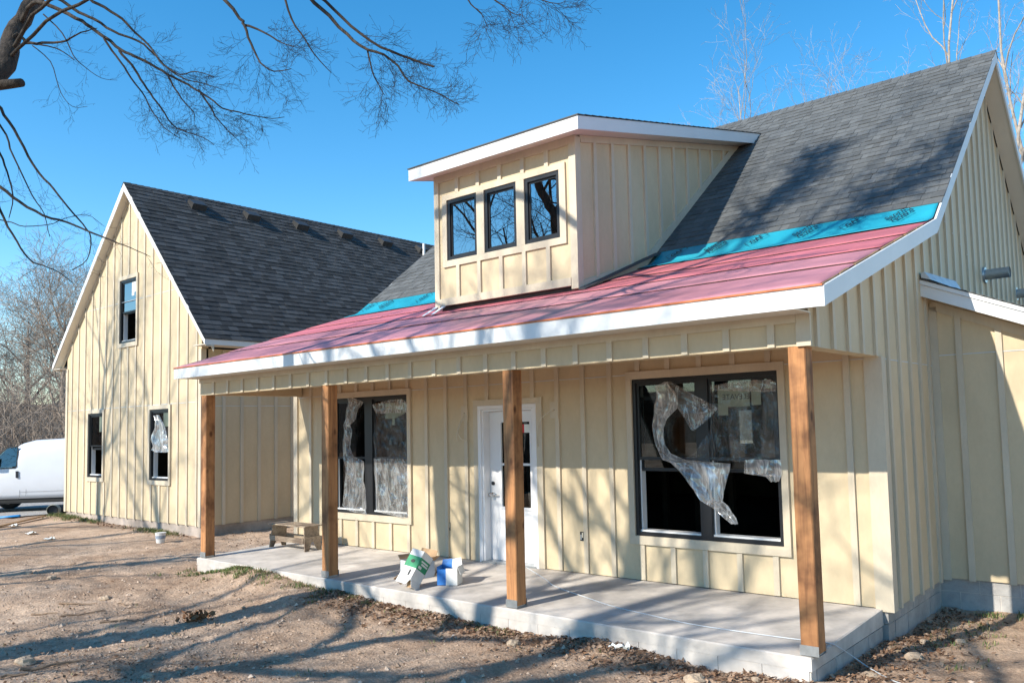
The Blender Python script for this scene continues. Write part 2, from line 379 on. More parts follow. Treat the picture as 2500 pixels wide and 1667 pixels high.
# --- foundation and porch slab
slab = MB(); n = 24
for i in range(n):
    a = -9.68+9.68*i/n; b = -9.68+9.68*(i+1)/n
    slab.hexa([(a, 0, -0.105), (b, 0, -0.105), (b, 1.74, -0.10), (a, 1.74, -0.10), (a, 0.012, 0), (b, 0.012, 0), (b, 1.74, 0.05), (a, 1.74, 0.05)])
sl = mesh('porch_slab', [(-9.68, 0, -0.105), (0, 0, -0.105), (0, 1.74, -0.1), (-9.68, 1.74, -0.1), (-9.68, 0, -0.012), (0, 0, -0.012), (0, 1.74, 0.05), (-9.68, 1.74, 0.05), (-9.668, 0.012, 0), (-0.012, 0.012, 0), (-0.012, 1.74, 0.05), (-9.668, 1.74, 0.05)],
          [(0, 3, 2, 1), (0, 1, 5, 4), (1, 2, 6, 5), (3, 0, 4, 7), (4, 5, 9, 8), (5, 6, 10, 9), (7, 4, 8, 11), (8, 9, 10, 11), (2, 3, 7, 11, 10, 6)], CONC, house)
sl['label'] = 'pale concrete porch slab'
fm = MB()
fm.box(-9.67, -0.012, 0.012, 1.7, -0.6, -0.106)
fm.box(-9.74, XG-0.052, D+0.02, 12.0, -0.6, 0.035)
fm.box(XG-0.06, 3.36, 3.577+0.035, 9.0, -0.6, 0.052)
found = fm.build('foundation', MORTAR, house); found['label'] = 'grey concrete block foundation'
rng = random.Random(3)
def blocks(ax, c, sgn, a0, a1, zs, bmat=BLOCK, jt=0.004):
    for k, (z0, z1) in enumerate(zs):
        a = a0 - (0.2 if k % 2 else 0.0)
        while a < a1:
            b = min(a+0.398, a1); aa = max(a, a0); j = rng.uniform(-0.002, 0.002)*(bmat is BLOCK)
            if b-aa > 0.04:
                if ax == 'y': box('block', aa+jt, b-jt, c+j, c+sgn*0.1, z0+jt, z1-jt, bmat, found)
                else: box('block', c+j, c+sgn*0.1, aa+jt, b-jt, z0+jt, z1-jt, bmat, found)
            a += 0.402
blocks('y', 0.004, 1, -9.67, -0.006, [(-0.305, -0.106), (-0.505, -0.305)], CONC, 0.0004)
blocks('x', -0.004, -1, 0.11, 1.72, [(-0.305, -0.106), (-0.505, -0.305)])
blocks('x', XG-0.045, -1, D+0.0, 3.56, [(-0.09, 0.04), (-0.29, -0.09), (-0.49, -0.29)])
blocks('y', 3.577+0.03, 1, XG-0.045, 3.36, [(-0.09, 0.058), (-0.29, -0.09), (-0.49, -0.29)])

# --- front wall under the porch
BW = (-2.7902, -0.9564, 0.5676, 2.3818); LW = (-8.651, -6.8169, 0.5676, 2.3818); DR = (-5.285, -4.345, 0.0, 2.105)
fwall = strip_wall('wall', 'y', D, 0.14, [-9.76, XG-0.15], lambda x: 0.055, lambda x: 3.45, [BW, LW, (DR[0], DR[1], 0.055, DR[3])], PANEL, house, 'front wall under the porch')
blk = [(-2.87, -0.863, 0.46, 2.475), (-8.73, -6.735, 0.46, 2.475), (-5.43, -4.19, 0.0, 2.236), (-5.66, -5.54, 1.963, 2.168), (-4.043, -3.908, 1.96, 2.163)]
battens(fwall, 'y', D, -1, [-0.235-0.4115*k for k in range(23)], lambda x: 0.062, lambda x: 3.4, blk)
box('corner_board', -0.06, XG+0.025, D-0.026, D+0.09, 0.03, 2.452, TRIM, fwall)
box('corner_board', -9.775, -9.665, D-0.026, D+0.09, 0.03, 2.9, TRIM, fwall)
box('seam_flashing', -9.66, -0.06, D-0.005, D+0.01, 2.436, 2.444, TIN, fwall)
for x0, x1, z0, z1 in ((-5.66, -5.54, 1.963, 2.168), (-4.043, -3.908, 1.96, 2.163)):
    b = MB(); b.box(x0, x1, D-0.034, D-0.001, z0, z1, 0); b.box((x0+x1)/2-0.006, (x0+x1)/2+0.006, D-0.0355, D-0.03, (z0+z1)/2-0.006, (z0+z1)/2+0.006, 1)
    b.build('light_mounting_block', TRIM, fwall, mats=[TRIM, INK])
def wire(pts, r, m, parent=None, name='wire', sides=5, **k):
    P = [Vector(p) for p in pts]; q = []
    for i in range(len(P)-1):
        p0 = P[max(i-1, 0)]; p1 = P[i]; p2 = P[i+1]; p3 = P[min(i+2, len(P)-1)]
        for s_ in range(6):
            t = s_/6; q.append(0.5*((2*p1)+(p2-p0)*t+(2*p0-5*p1+4*p2-p3)*t*t+(3*p1-p0-3*p2+p3)*t**3))
    q.append(P[-1]); b = MB(); b.tube(q, r, sides); return b.build(name, m, parent, smooth=True)
WIRE = mat('cream_cable', (0.62, 0.56, 0.44), 0.05, 9, rough=0.5)
wire([(-5.605, D-0.035, 2.06), (-5.63, D-0.07, 1.93), (-5.70, D-0.08, 1.80), (-5.72, D-0.06, 1.68)], 0.006, WIRE, fwall, 'cable')
wire([(-5.66, D-0.04, 1.97), (-5.69, D-0.08, 1.83), (-5.62, D-0.09, 1.72), (-5.50, D-0.08, 1.68)], 0.006, WIRE, fwall, 'cable')
wire([(-3.975, D-0.035, 2.06), (-4.04, D-0.08, 2.03), (-4.17, D-0.09, 1.93), (-4.25, D-0.06, 1.75), (-4.26, D-0.04, 1.6)], 0.006, WIRE, fwall, 'cable')
for x, z in ((-5.975, 0.485), (-3.604, 0.5)):
    b = MB(); b.box(x-0.028, x+0.028, D-0.004, D+0.0, z-0.055, z+0.055, 0); b.box(x-0.022, x-0.004, D-0.006, D-0.003, z-0.04, z+0.02, 1); b.box(x+0.002, x+0.02, D-0.006, D-0.003, z-0.015, z+0.045, 2)
    b.build('outlet_box', INK, fwall, mats=[INK, GALV, WIRE])

# --- windows
def win_y(nm, x0, x1, z0, z1, y, lites, label, glassm, rail=None, openz=None, fw_=0.045, cas=True, sticker=None):
    """window in a wall facing -y; lites: list of (xa, xb); rail: meeting rail height; openz: bottom of a raised lower sash"""
    b = MB(); ring(b, x0, x1, z0, z1, fw_, y-0.012, y+0.10)
    for (a, c_), (a2, c2) in zip(lites, lites[1:]): b.box(c_, a2, y-0.014, y+0.10, z0+fw_, z1-fw_)
    wn = b.build('window', BLACK, house); wn['label'] = label
    for a, c_ in lites:
        zb, ztp = z0+fw_, z1-fw_
        if rail is None:
            s_ = MB(); ring(s_, a, c_, zb, ztp, 0.022, y+0.012, y+0.04); s_.build('sash', BLACK, wn)
            box('pane', a+0.02, c_-0.02, y+0.022, y+0.028, zb+0.02, ztp-0.02, glassm, wn)
        else:
            s_ = MB(); ring(s_, a, c_, rail-0.035, ztp, 0.032, y+0.01, y+0.042); s_.build('sash', BLACK, wn)
            box('pane', a+0.03, c_-0.03, y+0.023, y+0.029, rail-0.005, ztp-0.03, glassm, wn)
            lo = zb if openz is None else openz
            hi = rail if openz is None else rail + (openz-zb)
            hi = min(hi, ztp-0.06)
            s_ = MB(); ring(s_, a+0.004, c_-0.004, lo, hi, 0.036, y+0.05, y+0.082); s_.build('sash', BLACK, wn)
            box('pane', a+0.035, c_-0.035, y+0.063, y+0.069, lo+0.032, hi-0.032, glassm, wn)
            box('sill', a, c_, y+0.012, y+0.13, z0+0.012, z0+fw_+0.02, VINYL, wn)
            box('jamb', a-0.001, a+0.018, y+0.043, y+0.13, zb, ztp, VINYL, wn)
            box('jamb', c_-0.018, c_+0.001, y+0.043, y+0.13, zb, ztp, VINYL, wn)
    if cas: casing(wn, x0, x1, z0, z1, y)
    return wn
PAPER = mat('white_paper', (0.75, 0.76, 0.72), 0.05, 6, rough=0.6)
GREENP = mat('pale_green_paper', (0.17, 0.20, 0.15), 0.05, 6, rough=0.6)
bw = win_y('window', *BW, D, [(-2.745, -1.93), (-1.79, -1.0)], 'wide twin porch window beside the corner post', GLASS, 1.475, 1.31)
lw = win_y('window', *LW, D, [(-8.606, -7.845), (-7.66, -6.862)], 'twin porch window beside the bench', GLASS, 1.45)
def Ry(): return Matrix(((1, 0, 0), (0, 0, -1), (0, 1, 0)))
def flat_text(body, size, x, y, z, m, parent, mirror=False, bold=0.0):
    R = Matrix(((-1 if mirror else 1, 0, 0), (0, 0, -1), (0, 1, 0)))
    return text_mesh('lettering', body, size, Matrix.Translation((x, y, z)) @ R.to_4x4(), m, parent, bold)
st = mesh('sticker', [(-7.38, D+0.021, 2.03), (-7.22, D+0.021, 2.03), (-7.22, D+0.021, 1.93), (-7.16, D+0.021, 1.93), (-7.16, D+0.021, 2.03), (-6.93, D+0.021, 2.10), (-6.93, D+0.021, 2.27), (-7.38, D+0.021, 2.27)], [tuple(range(8))], GREENP, lw)
flat_text('ELEVATE', 0.075, -7.12, D+0.019, 2.12, INK, lw)
b = MB(); b.face([(-1.68, D+0.021, 2.02), (-1.30, D+0.021, 2.02), (-1.30, D+0.021, 2.22), (-1.68, D+0.021, 2.22)]); b.face([(-1.68, D+0.021, 1.93), (-1.56, D+0.021, 1.93), (-1.56, D+0.021, 2.02), (-1.68, D+0.021, 2.02)])
b.face([(-1.28, D+0.021, 2.03), (-1.17, D+0.021, 2.03), (-1.17, D+0.021, 2.26), (-1.28, D+0.021, 2.26)])
b.build('sticker', GREENP, bw)
flat_text('ELEVATE', 0.085, -1.46, D+0.019, 2.10, INK, bw, mirror=True)
# interior seen through the openings
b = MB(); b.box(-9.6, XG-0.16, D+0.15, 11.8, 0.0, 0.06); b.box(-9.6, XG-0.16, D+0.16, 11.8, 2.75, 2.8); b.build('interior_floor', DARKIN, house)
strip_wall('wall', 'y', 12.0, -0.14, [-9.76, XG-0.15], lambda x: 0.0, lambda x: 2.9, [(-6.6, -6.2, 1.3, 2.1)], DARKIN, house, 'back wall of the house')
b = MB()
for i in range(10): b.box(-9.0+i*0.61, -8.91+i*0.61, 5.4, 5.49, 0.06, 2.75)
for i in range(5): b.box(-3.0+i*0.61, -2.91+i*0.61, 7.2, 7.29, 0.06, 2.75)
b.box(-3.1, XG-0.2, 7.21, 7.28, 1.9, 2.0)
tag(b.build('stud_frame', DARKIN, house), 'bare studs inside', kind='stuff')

strip_wall('wall', 'x', -9.76, 0.13, [D+0.091, YK, YR, 12.0], lambda y: 0.045, lambda y: zt(y)-0.11, [], PANEL, house, 'left gable wall facing the wing')
# --- front door
b = MB()
b.box(-5.25, -5.03, D+0.10, D+0.145, 0.075, 2.075); b.box(-4.50, -4.38, D+0.10, D+0.145, 0.075, 2.075)
b.box(-5.03, -4.50, D+0.10, D+0.145, 0.075, 0.79); b.box(-5.03, -4.50, D+0.10, D+0.145, 1.93, 2.075)
dr = b.build('door', DOOR, house); dr['label'] = 'white front door with tall divided glass'
b = MB(); ring(b, -5.06, -4.47, 0.76, 1.96, 0.035, D+0.088, D+0.101); b.build('glass_frame', DOOR, dr)
box('muntin', -5.03, -4.50, D+0.095, D+0.125, 1.345, 1.375, DOOR, dr)
box('pane', -5.03, -4.50, D+0.118, D+0.124, 0.79, 1.345, GLASS, dr); box('pane', -5.03, -4.50, D+0.118, D+0.124, 1.375, 1.93, GLASS, dr)
for x0, x1 in ((-5.17, -4.84), (-4.78, -4.45)):
    b = MB(); ring(b, x0, x1, 0.2, 0.62, 0.03, D+0.093, D+0.101); b.build('panel_moulding', DOOR, dr)
box('brickmould', -5.345, -5.287, D-0.032, D+0.02, 0.05, 2.105, DOOR, dr); box('brickmould', -4.343, -4.287, D-0.032, D+0.02, 0.05, 2.105, DOOR, dr)
box('brickmould', -5.345, -4.287, D-0.032, D+0.02, 2.106, 2.155, DOOR, dr)
box('jamb', -5.286, -5.252, D-0.015, D+0.15, 0.05, 2.10, DOOR, dr); box('jamb', -4.378, -4.344, D-0.015, D+0.15, 0.05, 2.10, DOOR, dr); box('jamb', -5.252, -4.378, D-0.015, D+0.15, 2.078, 2.103, DOOR, dr)
box('threshold', -5.30, -4.33, D-0.05, D+0.15, 0.036, 0.072, GALV, dr)
b = MB(); b.tube([(-5.19, D+0.1, 1.10), (-5.19, D+0.085, 1.10)], 0.026, 12); b.build('deadbolt_hole', INK, dr)
b = MB(); b.tube([(-5.19, D+0.1, 0.95), (-5.19, D+0.06, 0.95)], 0.03, 12); b.tube([(-5.19, D+0.065, 0.95), (-5.19, D+0.05, 0.955), (-5.09, D+0.048, 0.955)], 0.012, 8); b.tube([(-5.19, D+0.06, 0.95), (-5.19, D+0.02, 0.95)], [0.012, 0.03], 10)
CHROME = mat('chrome', (0.7, 0.7, 0.7), 0.05, 5, rough=0.15); CHROME.node_tree.nodes['Principled BSDF'].inputs['Metallic'].default_value = 1.0
b.build('handle', CHROME, dr, smooth=True)
REDP = mat('red_paper', (0.55, 0.03, 0.03), 0.05, 6, rough=0.6)
b = MB(); b.face([(-4.70, D+0.115, 1.78), (-4.62, D+0.115, 1.78), (-4.62, D+0.115, 1.89), (-4.70, D+0.115, 1.89)], 0); b.face([(-4.62, D+0.115, 1.78), (-4.53, D+0.115, 1.78), (-4.53, D+0.115, 1.89), (-4.62, D+0.115, 1.89)], 1)
b.build('sticker', REDP, dr, mats=[REDP, PAPER])
box('casing', -5.43, -4.19, D-0.03, D-0.001, 2.157, 2.236, TRIM, fwall)
box('casing', -5.43, -5.346, D-0.03, D-0.001, 0.055, 2.156, TRIM, fwall); box('casing', -4.286, -4.19, D-0.03, D-0.001, 0.055, 2.156, TRIM, fwall)

# --- posts
PX = (-9.6387, -6.5186, -3.2875, -0.1005); PW = 0.1484; PY = 0.0324
plab = ('post at the far left end of the porch', 'post in front of the twin window', 'post in front of the door', 'corner post nearest the right end')
for i, x in enumerate(PX):
    b = MB(); c = 0.008; pts = []
    rr = random.Random(20+i); tz = 12; base = len(b.v)
    prof = [(x+c, PY), (x+PW-c, PY), (x+PW, PY+c), (x+PW, PY+PW-c), (x+PW-c, PY+PW), (x+c, PY+PW), (x, PY+PW-c), (x, PY+c)]
    for k in range(tz+1):
        z = 0.03+(2.458-0.03)*k/tz; jx = rr.uniform(-1, 1)*0.0016; jy = rr.uniform(-1, 1)*0.0016
        for q in prof: b.v.append((q[0]+jx, q[1]+jy, z))
    for k in range(tz):
        for j in range(8):
            b.f.append((k*8+j, k*8+(j+1) % 8, (k+1)*8+(j+1) % 8, (k+1)*8+j)); b.mi.append(0)
    b.f.append(tuple(range(7, -1, -1))); b.f.append(tuple(tz*8+j for j in range(8))); b.mi += [0, 0]
    p = b.build('post', POST, house); p['label'] = plab[i]
    b = MB(); b.box(x-0.004, x+PW+0.004, PY-0.005, PY-0.001, 0.014, 0.088); b.box(x-0.004, x+PW+0.004, PY+PW+0.001, PY+PW+0.005, 0.014, 0.088)
    b.box(x+0.01, x+PW-0.01, PY+0.01, PY+PW-0.01, 0.004, 0.029); b.box(x-0.004, x+PW+0.004, PY-0.005, PY+PW+0.005, 0.009, 0.014)
    b.build('post_base', GALV, p)

# --- beam with its battens, soffit, fascia
beam = MB(); beam.box(-9.66, XG-0.032, 0.03, 0.17, 2.46, 2.80); beam.box(-9.66, -9.52, 0.172, D-0.03, 2.46, 2.9); beam.box(-0.07, XG-0.032, 0.172, D-0.03, 2.455, 2.9)
bm_ = beam.build('beam', PANEL, house); bm_['label'] = 'cream battened beam over the posts'
for k in range(23): box('batten', -0.231-0.41*k-0.031, -0.231-0.41*k+0.031, 0.011, 0.031, 2.462, 2.715, TRIM, bm_)
box('corner_board', -0.01, XG+0.021, 0.008, 0.03, 2.455, 2.715, TRIM, bm_)
box('frieze_board', -9.66, -0.012, 0.008, 0.029, 2.648, 2.716, TRIM, bm_)
sof = MB(); sof.box(-9.74, XG+0.02, YF+0.025, 0.03, 2.716, 2.728)
sof.build('soffit', SOFFIT, house)
box('porch_ceiling', -9.65, XG-0.04, 0.17, D-0.001, 2.62, 2.64, PLY, house)
fas = box('fascia', -9.762, XR, YF, YF+0.022, ZF-0.157, ZF-0.004, WHITE, house)
box('roof_edge_strip', -9.765, XR-0.01, YF-0.012, YF+0.10, ZF-0.003, ZF+0.012, EDGE, house)

# --- right gable wall
gtop = lambda y: zt(y)-0.11
gw = strip_wall('wall', 'x', XG, -0.13, [0.032, D, YK, YR, 12.0], lambda y: 2.452 if y < D else 0.045, gtop, [], PANEL, house, 'tall right gable wall')
battens(gw, 'x', XG, 1, [0.17+0.36*k for k in range(33)], lambda y: 2.454 if y < D+0.05 else 0.03, lambda y: zt(y)-0.13, [(3.4, 9.0, -1, 2.9)] if False else [], wd=0.058)
box('seam_flashing', XG-0.002, XG+0.005, D+0.1, 12.0, 2.43, 2.438, TIN, gw)
for y, z in ((6.58, 3.86), (8.9, 3.84)):
    b = MB(); b.tube([(XG-0.03, y, z), (XG+0.34, y-0.02, z)], 0.075, 20, 0, False); b.tube([(XG+0.33, y-0.02, z), (XG+0.2, y-0.015, z)], 0.068, 20, 1, True); b.tube([(XG+0.001, y, z), (XG+0.028, y, z)], [0.12, 0.115], 20, 0); b.tube([(XG+0.20, y-0.012, z), (XG+0.215, y-0.013, z)], 0.079, 20, 0, False); pp = b.build('vent_pipe', GALV, house, smooth=False, mats=[GALV, INK])
# pale flashing strips in place of flecks of light along the gable battens
for k in range(8):
    y = 3.62+0.36*k; z = 4.42-0.085*k
    box('light_fleck_strip', XG+0.019, XG+0.0215, y+0.10, y+0.16, z, z+0.012, TIN, gw)

def rake(xa, xb, y0, y1, h, name, m, drop=0.004):
    """board under the roof line between y0 and y1"""
    pts = sorted({y0, y1, *[q for q in (YK, YR) if y0 < q < y1]})
    for a, c_ in zip(pts, pts[1:]):
        b = MB(); e = 1e-5
        ta, tb = zt(a+e)-drop, zt(c_-e)-drop
        b.hexa([(xa, a, ta-h), (xb, a, ta-h), (xb, c_, tb-h), (xa, c_, tb-h), (xa, a, ta), (xb, a, ta), (xb, c_, tb), (xa, c_, tb)])
        b.build(name, m, house)
rake(XR-0.022, XR, YF, YK, 0.155, 'rake_board', WHITE); rake(XR-0.022, XR, YK, YR, 0.165, 'rake_board', WHITE); rake(XR-0.022, XR, YR, 12.9, 0.165, 'rake_board', WHITE)
rake(-9.76, -9.735, YF+0.022, YK, 0.155, 'rake_board', WHITE); rake(-9.72, -9.70, YK, YR, 0.16, 'rake_board', WHITE)
rake(XG+0.02, XR-0.023, YF+0.025, YR, 0.012, 'rake_soffit', SOFFIT, 0.13); rake(XG+0.02, XR-0.023, YR, 12.9, 0.012, 'rake_soffit', SOFFIT, 0.13)
def slab_roof(xa, xb, y0, y1, th, name, m, drop):
    b = MB(); pts = sorted({y0, y1, *[q for q in (YK, YR) if y0 < q < y1]})
    for a, c_ in zip(pts, pts[1:]):
        e = 1e-5; ta, tb = zt(a+e)-drop, zt(c_-e)-drop
        b.hexa([(xa, a, ta-th), (xb, a, ta-th), (xb, c_, tb-th), (xa, c_, tb-th), (xa, a, ta), (xb, a, ta), (xb, c_, tb), (xa, c_, tb)])
    return b.build(name, m, house)
rf = slab_roof(-9.70, XR-0.005, YK, 12.9, 0.03, 'roof', DECK, 0.006); rf['label'] = 'main grey shingled roof'
rl = slab_roof(-9.735, XR-0.024, YF+0.01, YK, 0.025, 'roof', OSB, 0.010); rl['label'] = 'porch roof covered in red underlayment'
# red underlayment: lapped strips, each a slightly rippled sheet
def sheet(name, x0, x1, v0, v1, zfun, lift, m, parent, nxs, nvs, seed, amp=0.004, edge=0.0):
    vs = []; fs = []
    for j in range(nvs+1):
        for i in range(nxs+1):
            x = x0+(x1-x0)*i/nxs; y = v0+(v1-v0)*j/nvs
            if j == 0: y += edge*noise.noise((x*1.3, seed*3.7, 0))
            if i == nxs or i == 0: x += edge*0.8*noise.noise((seed*1.7, y*2.3, 2))
            z = zfun(y)+lift*(1-0.9*j/nvs)+(1-0.8*j/nvs)*amp*(noise.noise((x*0.9, y*2.2, seed))+0.5*noise.noise((x*3.1, y*5, seed+9)))
            vs.append((x, y, z))
    k = nxs+1
    fs = [(j*k+i, j*k+i+1, (j+1)*k+i+1, (j+1)*k+i) for j in range(nvs) for i in range(nxs)]
    o = mesh(name, vs, fs, m, parent, smooth=True)
    md = o.modifiers.new('thickness', 'SOLIDIFY'); md.thickness = 0.003; md.offset = -1
    return o
lows = [YF-0.008, 0.535, 1.245, 1.95]; tops = [0.66, 1.37, 2.08, 3.0]
SEAM = mat('dark_lap_edge', (0.045, 0.022, 0.02), 0.3, 20, rough=0.8)
for k in range(4):
    sheet('underlayment_strip', -9.75, XR-0.035-0.012*(k % 3), lows[k], tops[k], lambda y: ZF+ML*(y-YF), 0.004+0.011, (RED2, RED2, RED, RED)[k], rl, 90, 7, k+1.0, 0.003, 0.0)
    if k:
        b = MB(); x = -9.7; y = lows[k]
        while x < XR-0.06:
            x1 = min(x+rng.uniform(0.5, 2.4), XR-0.05); h = rng.uniform(0.005, 0.009); zz = zt(y)
            b.hexa([(x, y-0.012, zz+0.002), (x1, y-0.012, zz+0.002), (x1, y-0.001, zz+0.004), (x, y-0.001, zz+0.004), (x, y-0.012, zz+h), (x1, y-0.012, zz+h), (x1, y-0.001, zz+h+0.003), (x, y-0.001, zz+h+0.003)]); x = x1+rng.choice((0, 0.02, 0.12))
        tag(b.build('lap_edge', SEAM, rl), kind='stuff')
b = MB()
for k in range(9):
    y0 = YF+0.05+k*0.37; y1 = y0+rng.uniform(0.2, 0.36)
    if y1 > 2.95: break
    b.hexa([(XR-0.05, y0, zt(y0)-0.003), (XR-0.023, y0, zt(y0)-0.003), (XR-0.023, y1, zt(y1)-0.003), (XR-0.05, y1, zt(y1)-0.003), (XR-0.05, y0, zt(y0)+0.008), (XR-0.023, y0, zt(y0)+0.008), (XR-0.023, y1, zt(y1)+0.008), (XR-0.05, y1, zt(y1)+0.008)])
tag(b.build('deck_edge', OSB, rl), kind='stuff')
# blue membrane with its print
zu = lambda y: ZK+MU*(y-YK)
def zmem(y): return zt(y)
mem = []
for x0, x1 in ((-9.72, -5.85), (-3.33, XR-0.03)):
    mm = sheet('membrane', x0, x1, 2.72, 3.335, zmem, 0.024, BLUE, house, 60, 10, x0, 0.004, 0.012); mm['label'] = 'blue printed leak barrier membrane'; mem.append(mm)
Rm = frame((1, 0, 0), (0, 1, MU)); Rp = Rm @ Matrix.Rotation(rad(50), 3, 'Z')
def mp_(x, y, a, c): # point of the slanted print: a along the line, c across it
    return Vector((x, y, zu(y))) + Vector(Rp.col[0])*a + Vector(Rp.col[1])*c + Vector(Rp.col[2])*0.034
def storm(x, parent):
    for body, size, a, c, bo_ in (('Storm', 0.112, 0.0, 0.10, 0.0018), ('Guard', 0.112, 0.0, 0.01, 0.0018), ('Leak Barrier', 0.046, 0.03, -0.04, 0.0003)):
        text_mesh('lettering', body, size, Matrix.Translation(mp_(x, 3.01, a, c)) @ Rp.to_4x4(), INK, parent, bo_, 'LEFT')
def gaf(x, parent):
    b = MB()
    def r(a0, a1, c0, c1): b.face([mp_(x, 3.02, a0, c0), mp_(x, 3.02, a1, c0), mp_(x, 3.02, a1, c1), mp_(x, 3.02, a0, c1)])
    r(0, 0.30, 0, 0.007); r(0, 0.30, 0.125, 0.132); r(0, 0.007, 0.007, 0.125); r(0.293, 0.30, 0.007, 0.125)
    b.build('print_border', INK, parent)
    text_mesh('lettering', 'GAF', 0.10, Matrix.Translation(mp_(x, 3.02, 0.055, 0.032)) @ Rp.to_4x4(), INK, parent, 0.003, 'LEFT')
for x in (-2.38, -1.17, -0.07): storm(x, mem[1])
for x in (-2.98, -1.83, -0.62): gaf(x, mem[1])
for x in (-9.05, -7.05): storm(x, mem[0])
for x in (-9.55, -8.05, -6.35): gaf(x, mem[0])

# --- shingles
def course_pieces(O, u, v, Lu, Lv, exp, seed, keep=lambda a, c_: True, wds=(0.09, 0.11, 0.14, 0.17, 0.21)):
    """list of (O-relative u0, u1, v0, tone, thickness)"""
    r = random.Random(seed); out = []; k = 0; vv = 0.0
    while vv < Lv-0.02:
        a = -r.uniform(0, 0.3)
        while a < Lu:
            wd = r.choice(wds); b_ = min(a+wd, Lu); a_ = max(a, 0)
            tone = min(3, max(0, int(r.gauss(1.7, 1.0)+0.5))); th = r.choice((0.005, 0.011))
            if b_-a_ > 0.03 and keep((a_+b_)/2, vv): out.append((a_, b_, vv, tone, th))
            a += wd
        vv += exp; k += 1
    return out
def piece_corners(O, u, v, n_, p, exp, Lv):
    a, b_, vv, tone, th = p; v1 = min(vv+exp+0.03, Lv)
    g = 0.0015
    q = []
    for h0, h1 in ((0.0, 0.0), (th+0.006, 0.004)):
        q += [O+u*(a+g)+v*vv+n_*h0, O+u*(b_-g)+v*vv+n_*h0, O+u*(b_-g)+v*v1+n_*h1, O+u*(a+g)+v*v1+n_*h1]
    return q
EXP = 0.1435
stuff = MB()
U1 = Vector((1, 0, 0)); V1 = Vector((0, 1, MU)).normalized(); N1 = U1.cross(V1)
yb0 = 3.27; O1 = Vector((-9.705, yb0, zt(yb0)))
L1u = XR+0.006+9.705; L1v = (YR-yb0)*math.sqrt(1+MU*MU)
def keep1(a, vv):
    x = -9.705+a; y = yb0+vv/math.sqrt(1+MU*MU)
    return not (-5.72 < x < -3.45 and y < 5.7)
pcs = course_pieces(O1, U1, V1, L1u, L1v, EXP, 11, keep1)
pcs.sort(key=lambda p: (O1+U1*((p[0]+p[1])/2)+V1*p[2]-CAM).length)
SHM = {}
for i, p in enumerate(pcs):
    if i < 300:
        c4 = piece_corners(O1, U1, V1, N1, p, EXP, L1v)
        key = (round((p[1]-p[0])*50), p[4], p[3], p[2]+EXP+0.03 > L1v)
        if key not in SHM or abs((p[1]-p[0])-SHM[key][1]) > 0.004:
            me = bpy.data.meshes.new('shingle'); o_ = c4[0]
            me.from_pydata([tuple(q-o_) for q in c4], [], BOXF); me.materials.append(SH[p[3]]); SHM[key] = (me, p[1]-p[0])
        o = bpy.data.objects.new('shingle', SHM[key][0]); link(o, rf, c4[0])
    else: stuff.hexa(piece_corners(O1, U1, V1, N1, p, EXP, L1v), p[3])
# ridge caps
x = -9.7
while x < XR:
    t_ = rng.randrange(4)
    for s_ in (-1, 1):
        d_ = Vector((0, s_*1.0, -MU)).normalized()*0.15; a0 = Vector((x, YR, ZR+0.012)); a1 = Vector((min(x+0.17, XR+0.006), YR, ZR+0.02))
        stuff.hexa([a0+Vector((0, 0, -0.01)), a1+Vector((0, 0, -0.01)), a1+d_+Vector((0, 0, -0.01)), a0+d_+Vector((0, 0, -0.01)), a0, a1, a1+d_, a0+d_] if s_ < 0 else
                   [a0+d_+Vector((0, 0, -0.01)), a1+d_+Vector((0, 0, -0.01)), a1+Vector((0, 0, -0.01)), a0+Vector((0, 0, -0.01)), a0+d_, a1+d_, a1, a0], t_)
    x += 0.145

# --- dormer
DX0, DX1, DY, DZ0 = -5.839, -3.341, 1.466, 3.53
OX0, OX1, OY = -6.07, -3.052, 1.166; DS = (6.635-5.497)/(6.304-1.166)
def zd(y): return 5.497+DS*(y-OY)
dw = [(-5.603, -5.023), (-4.881, -4.303), (-4.162, -3.585)]; wz0, wz1 = 4.173, 5.021
dwall = strip_wall('dormer_wall', 'y', DY, 0.1, [DX0, DX1], lambda x: 3.57, lambda x: zd(DY)-0.165, [(a, b_, wz0, wz1) for a, b_ in dw], PANEL, house, 'front of the dormer')
blk = [(-5.69, -3.487, 4.085, 5.10)]
battens(dwall, 'y', DY, -1, [-3.785-0.4035*k for k in range(5)], lambda x: DZ0+0.12, lambda x: 5.31, blk)
box('corner_board', DX0-0.02, DX0+0.07, DY-0.024, DY+0.02, DZ0-0.03, 5.395, TRIM, dwall)
box('corner_board', DX1-0.085, DX1+0.022, DY-0.024, DY+0.085, DZ0-0.02, 5.395, TRIM, dwall)
box('skirt_board', DX0+0.071, DX1-0.086, DY-0.034, DY, DZ0+0.02, DZ0+0.12, TRIM, dwall)
box('dormer_gap_shade', DX0+0.02, DX1-0.02, DY+0.07, DY+0.1, 3.35, 3.569, FLASHGAP, house)  # recessed strip coloured dark to stand in for the shadow gap under the skirt
box('frieze_board', DX0+0.071, DX1-0.086, DY-0.022, DY, 5.30, 5.40, TRIM, dwall)
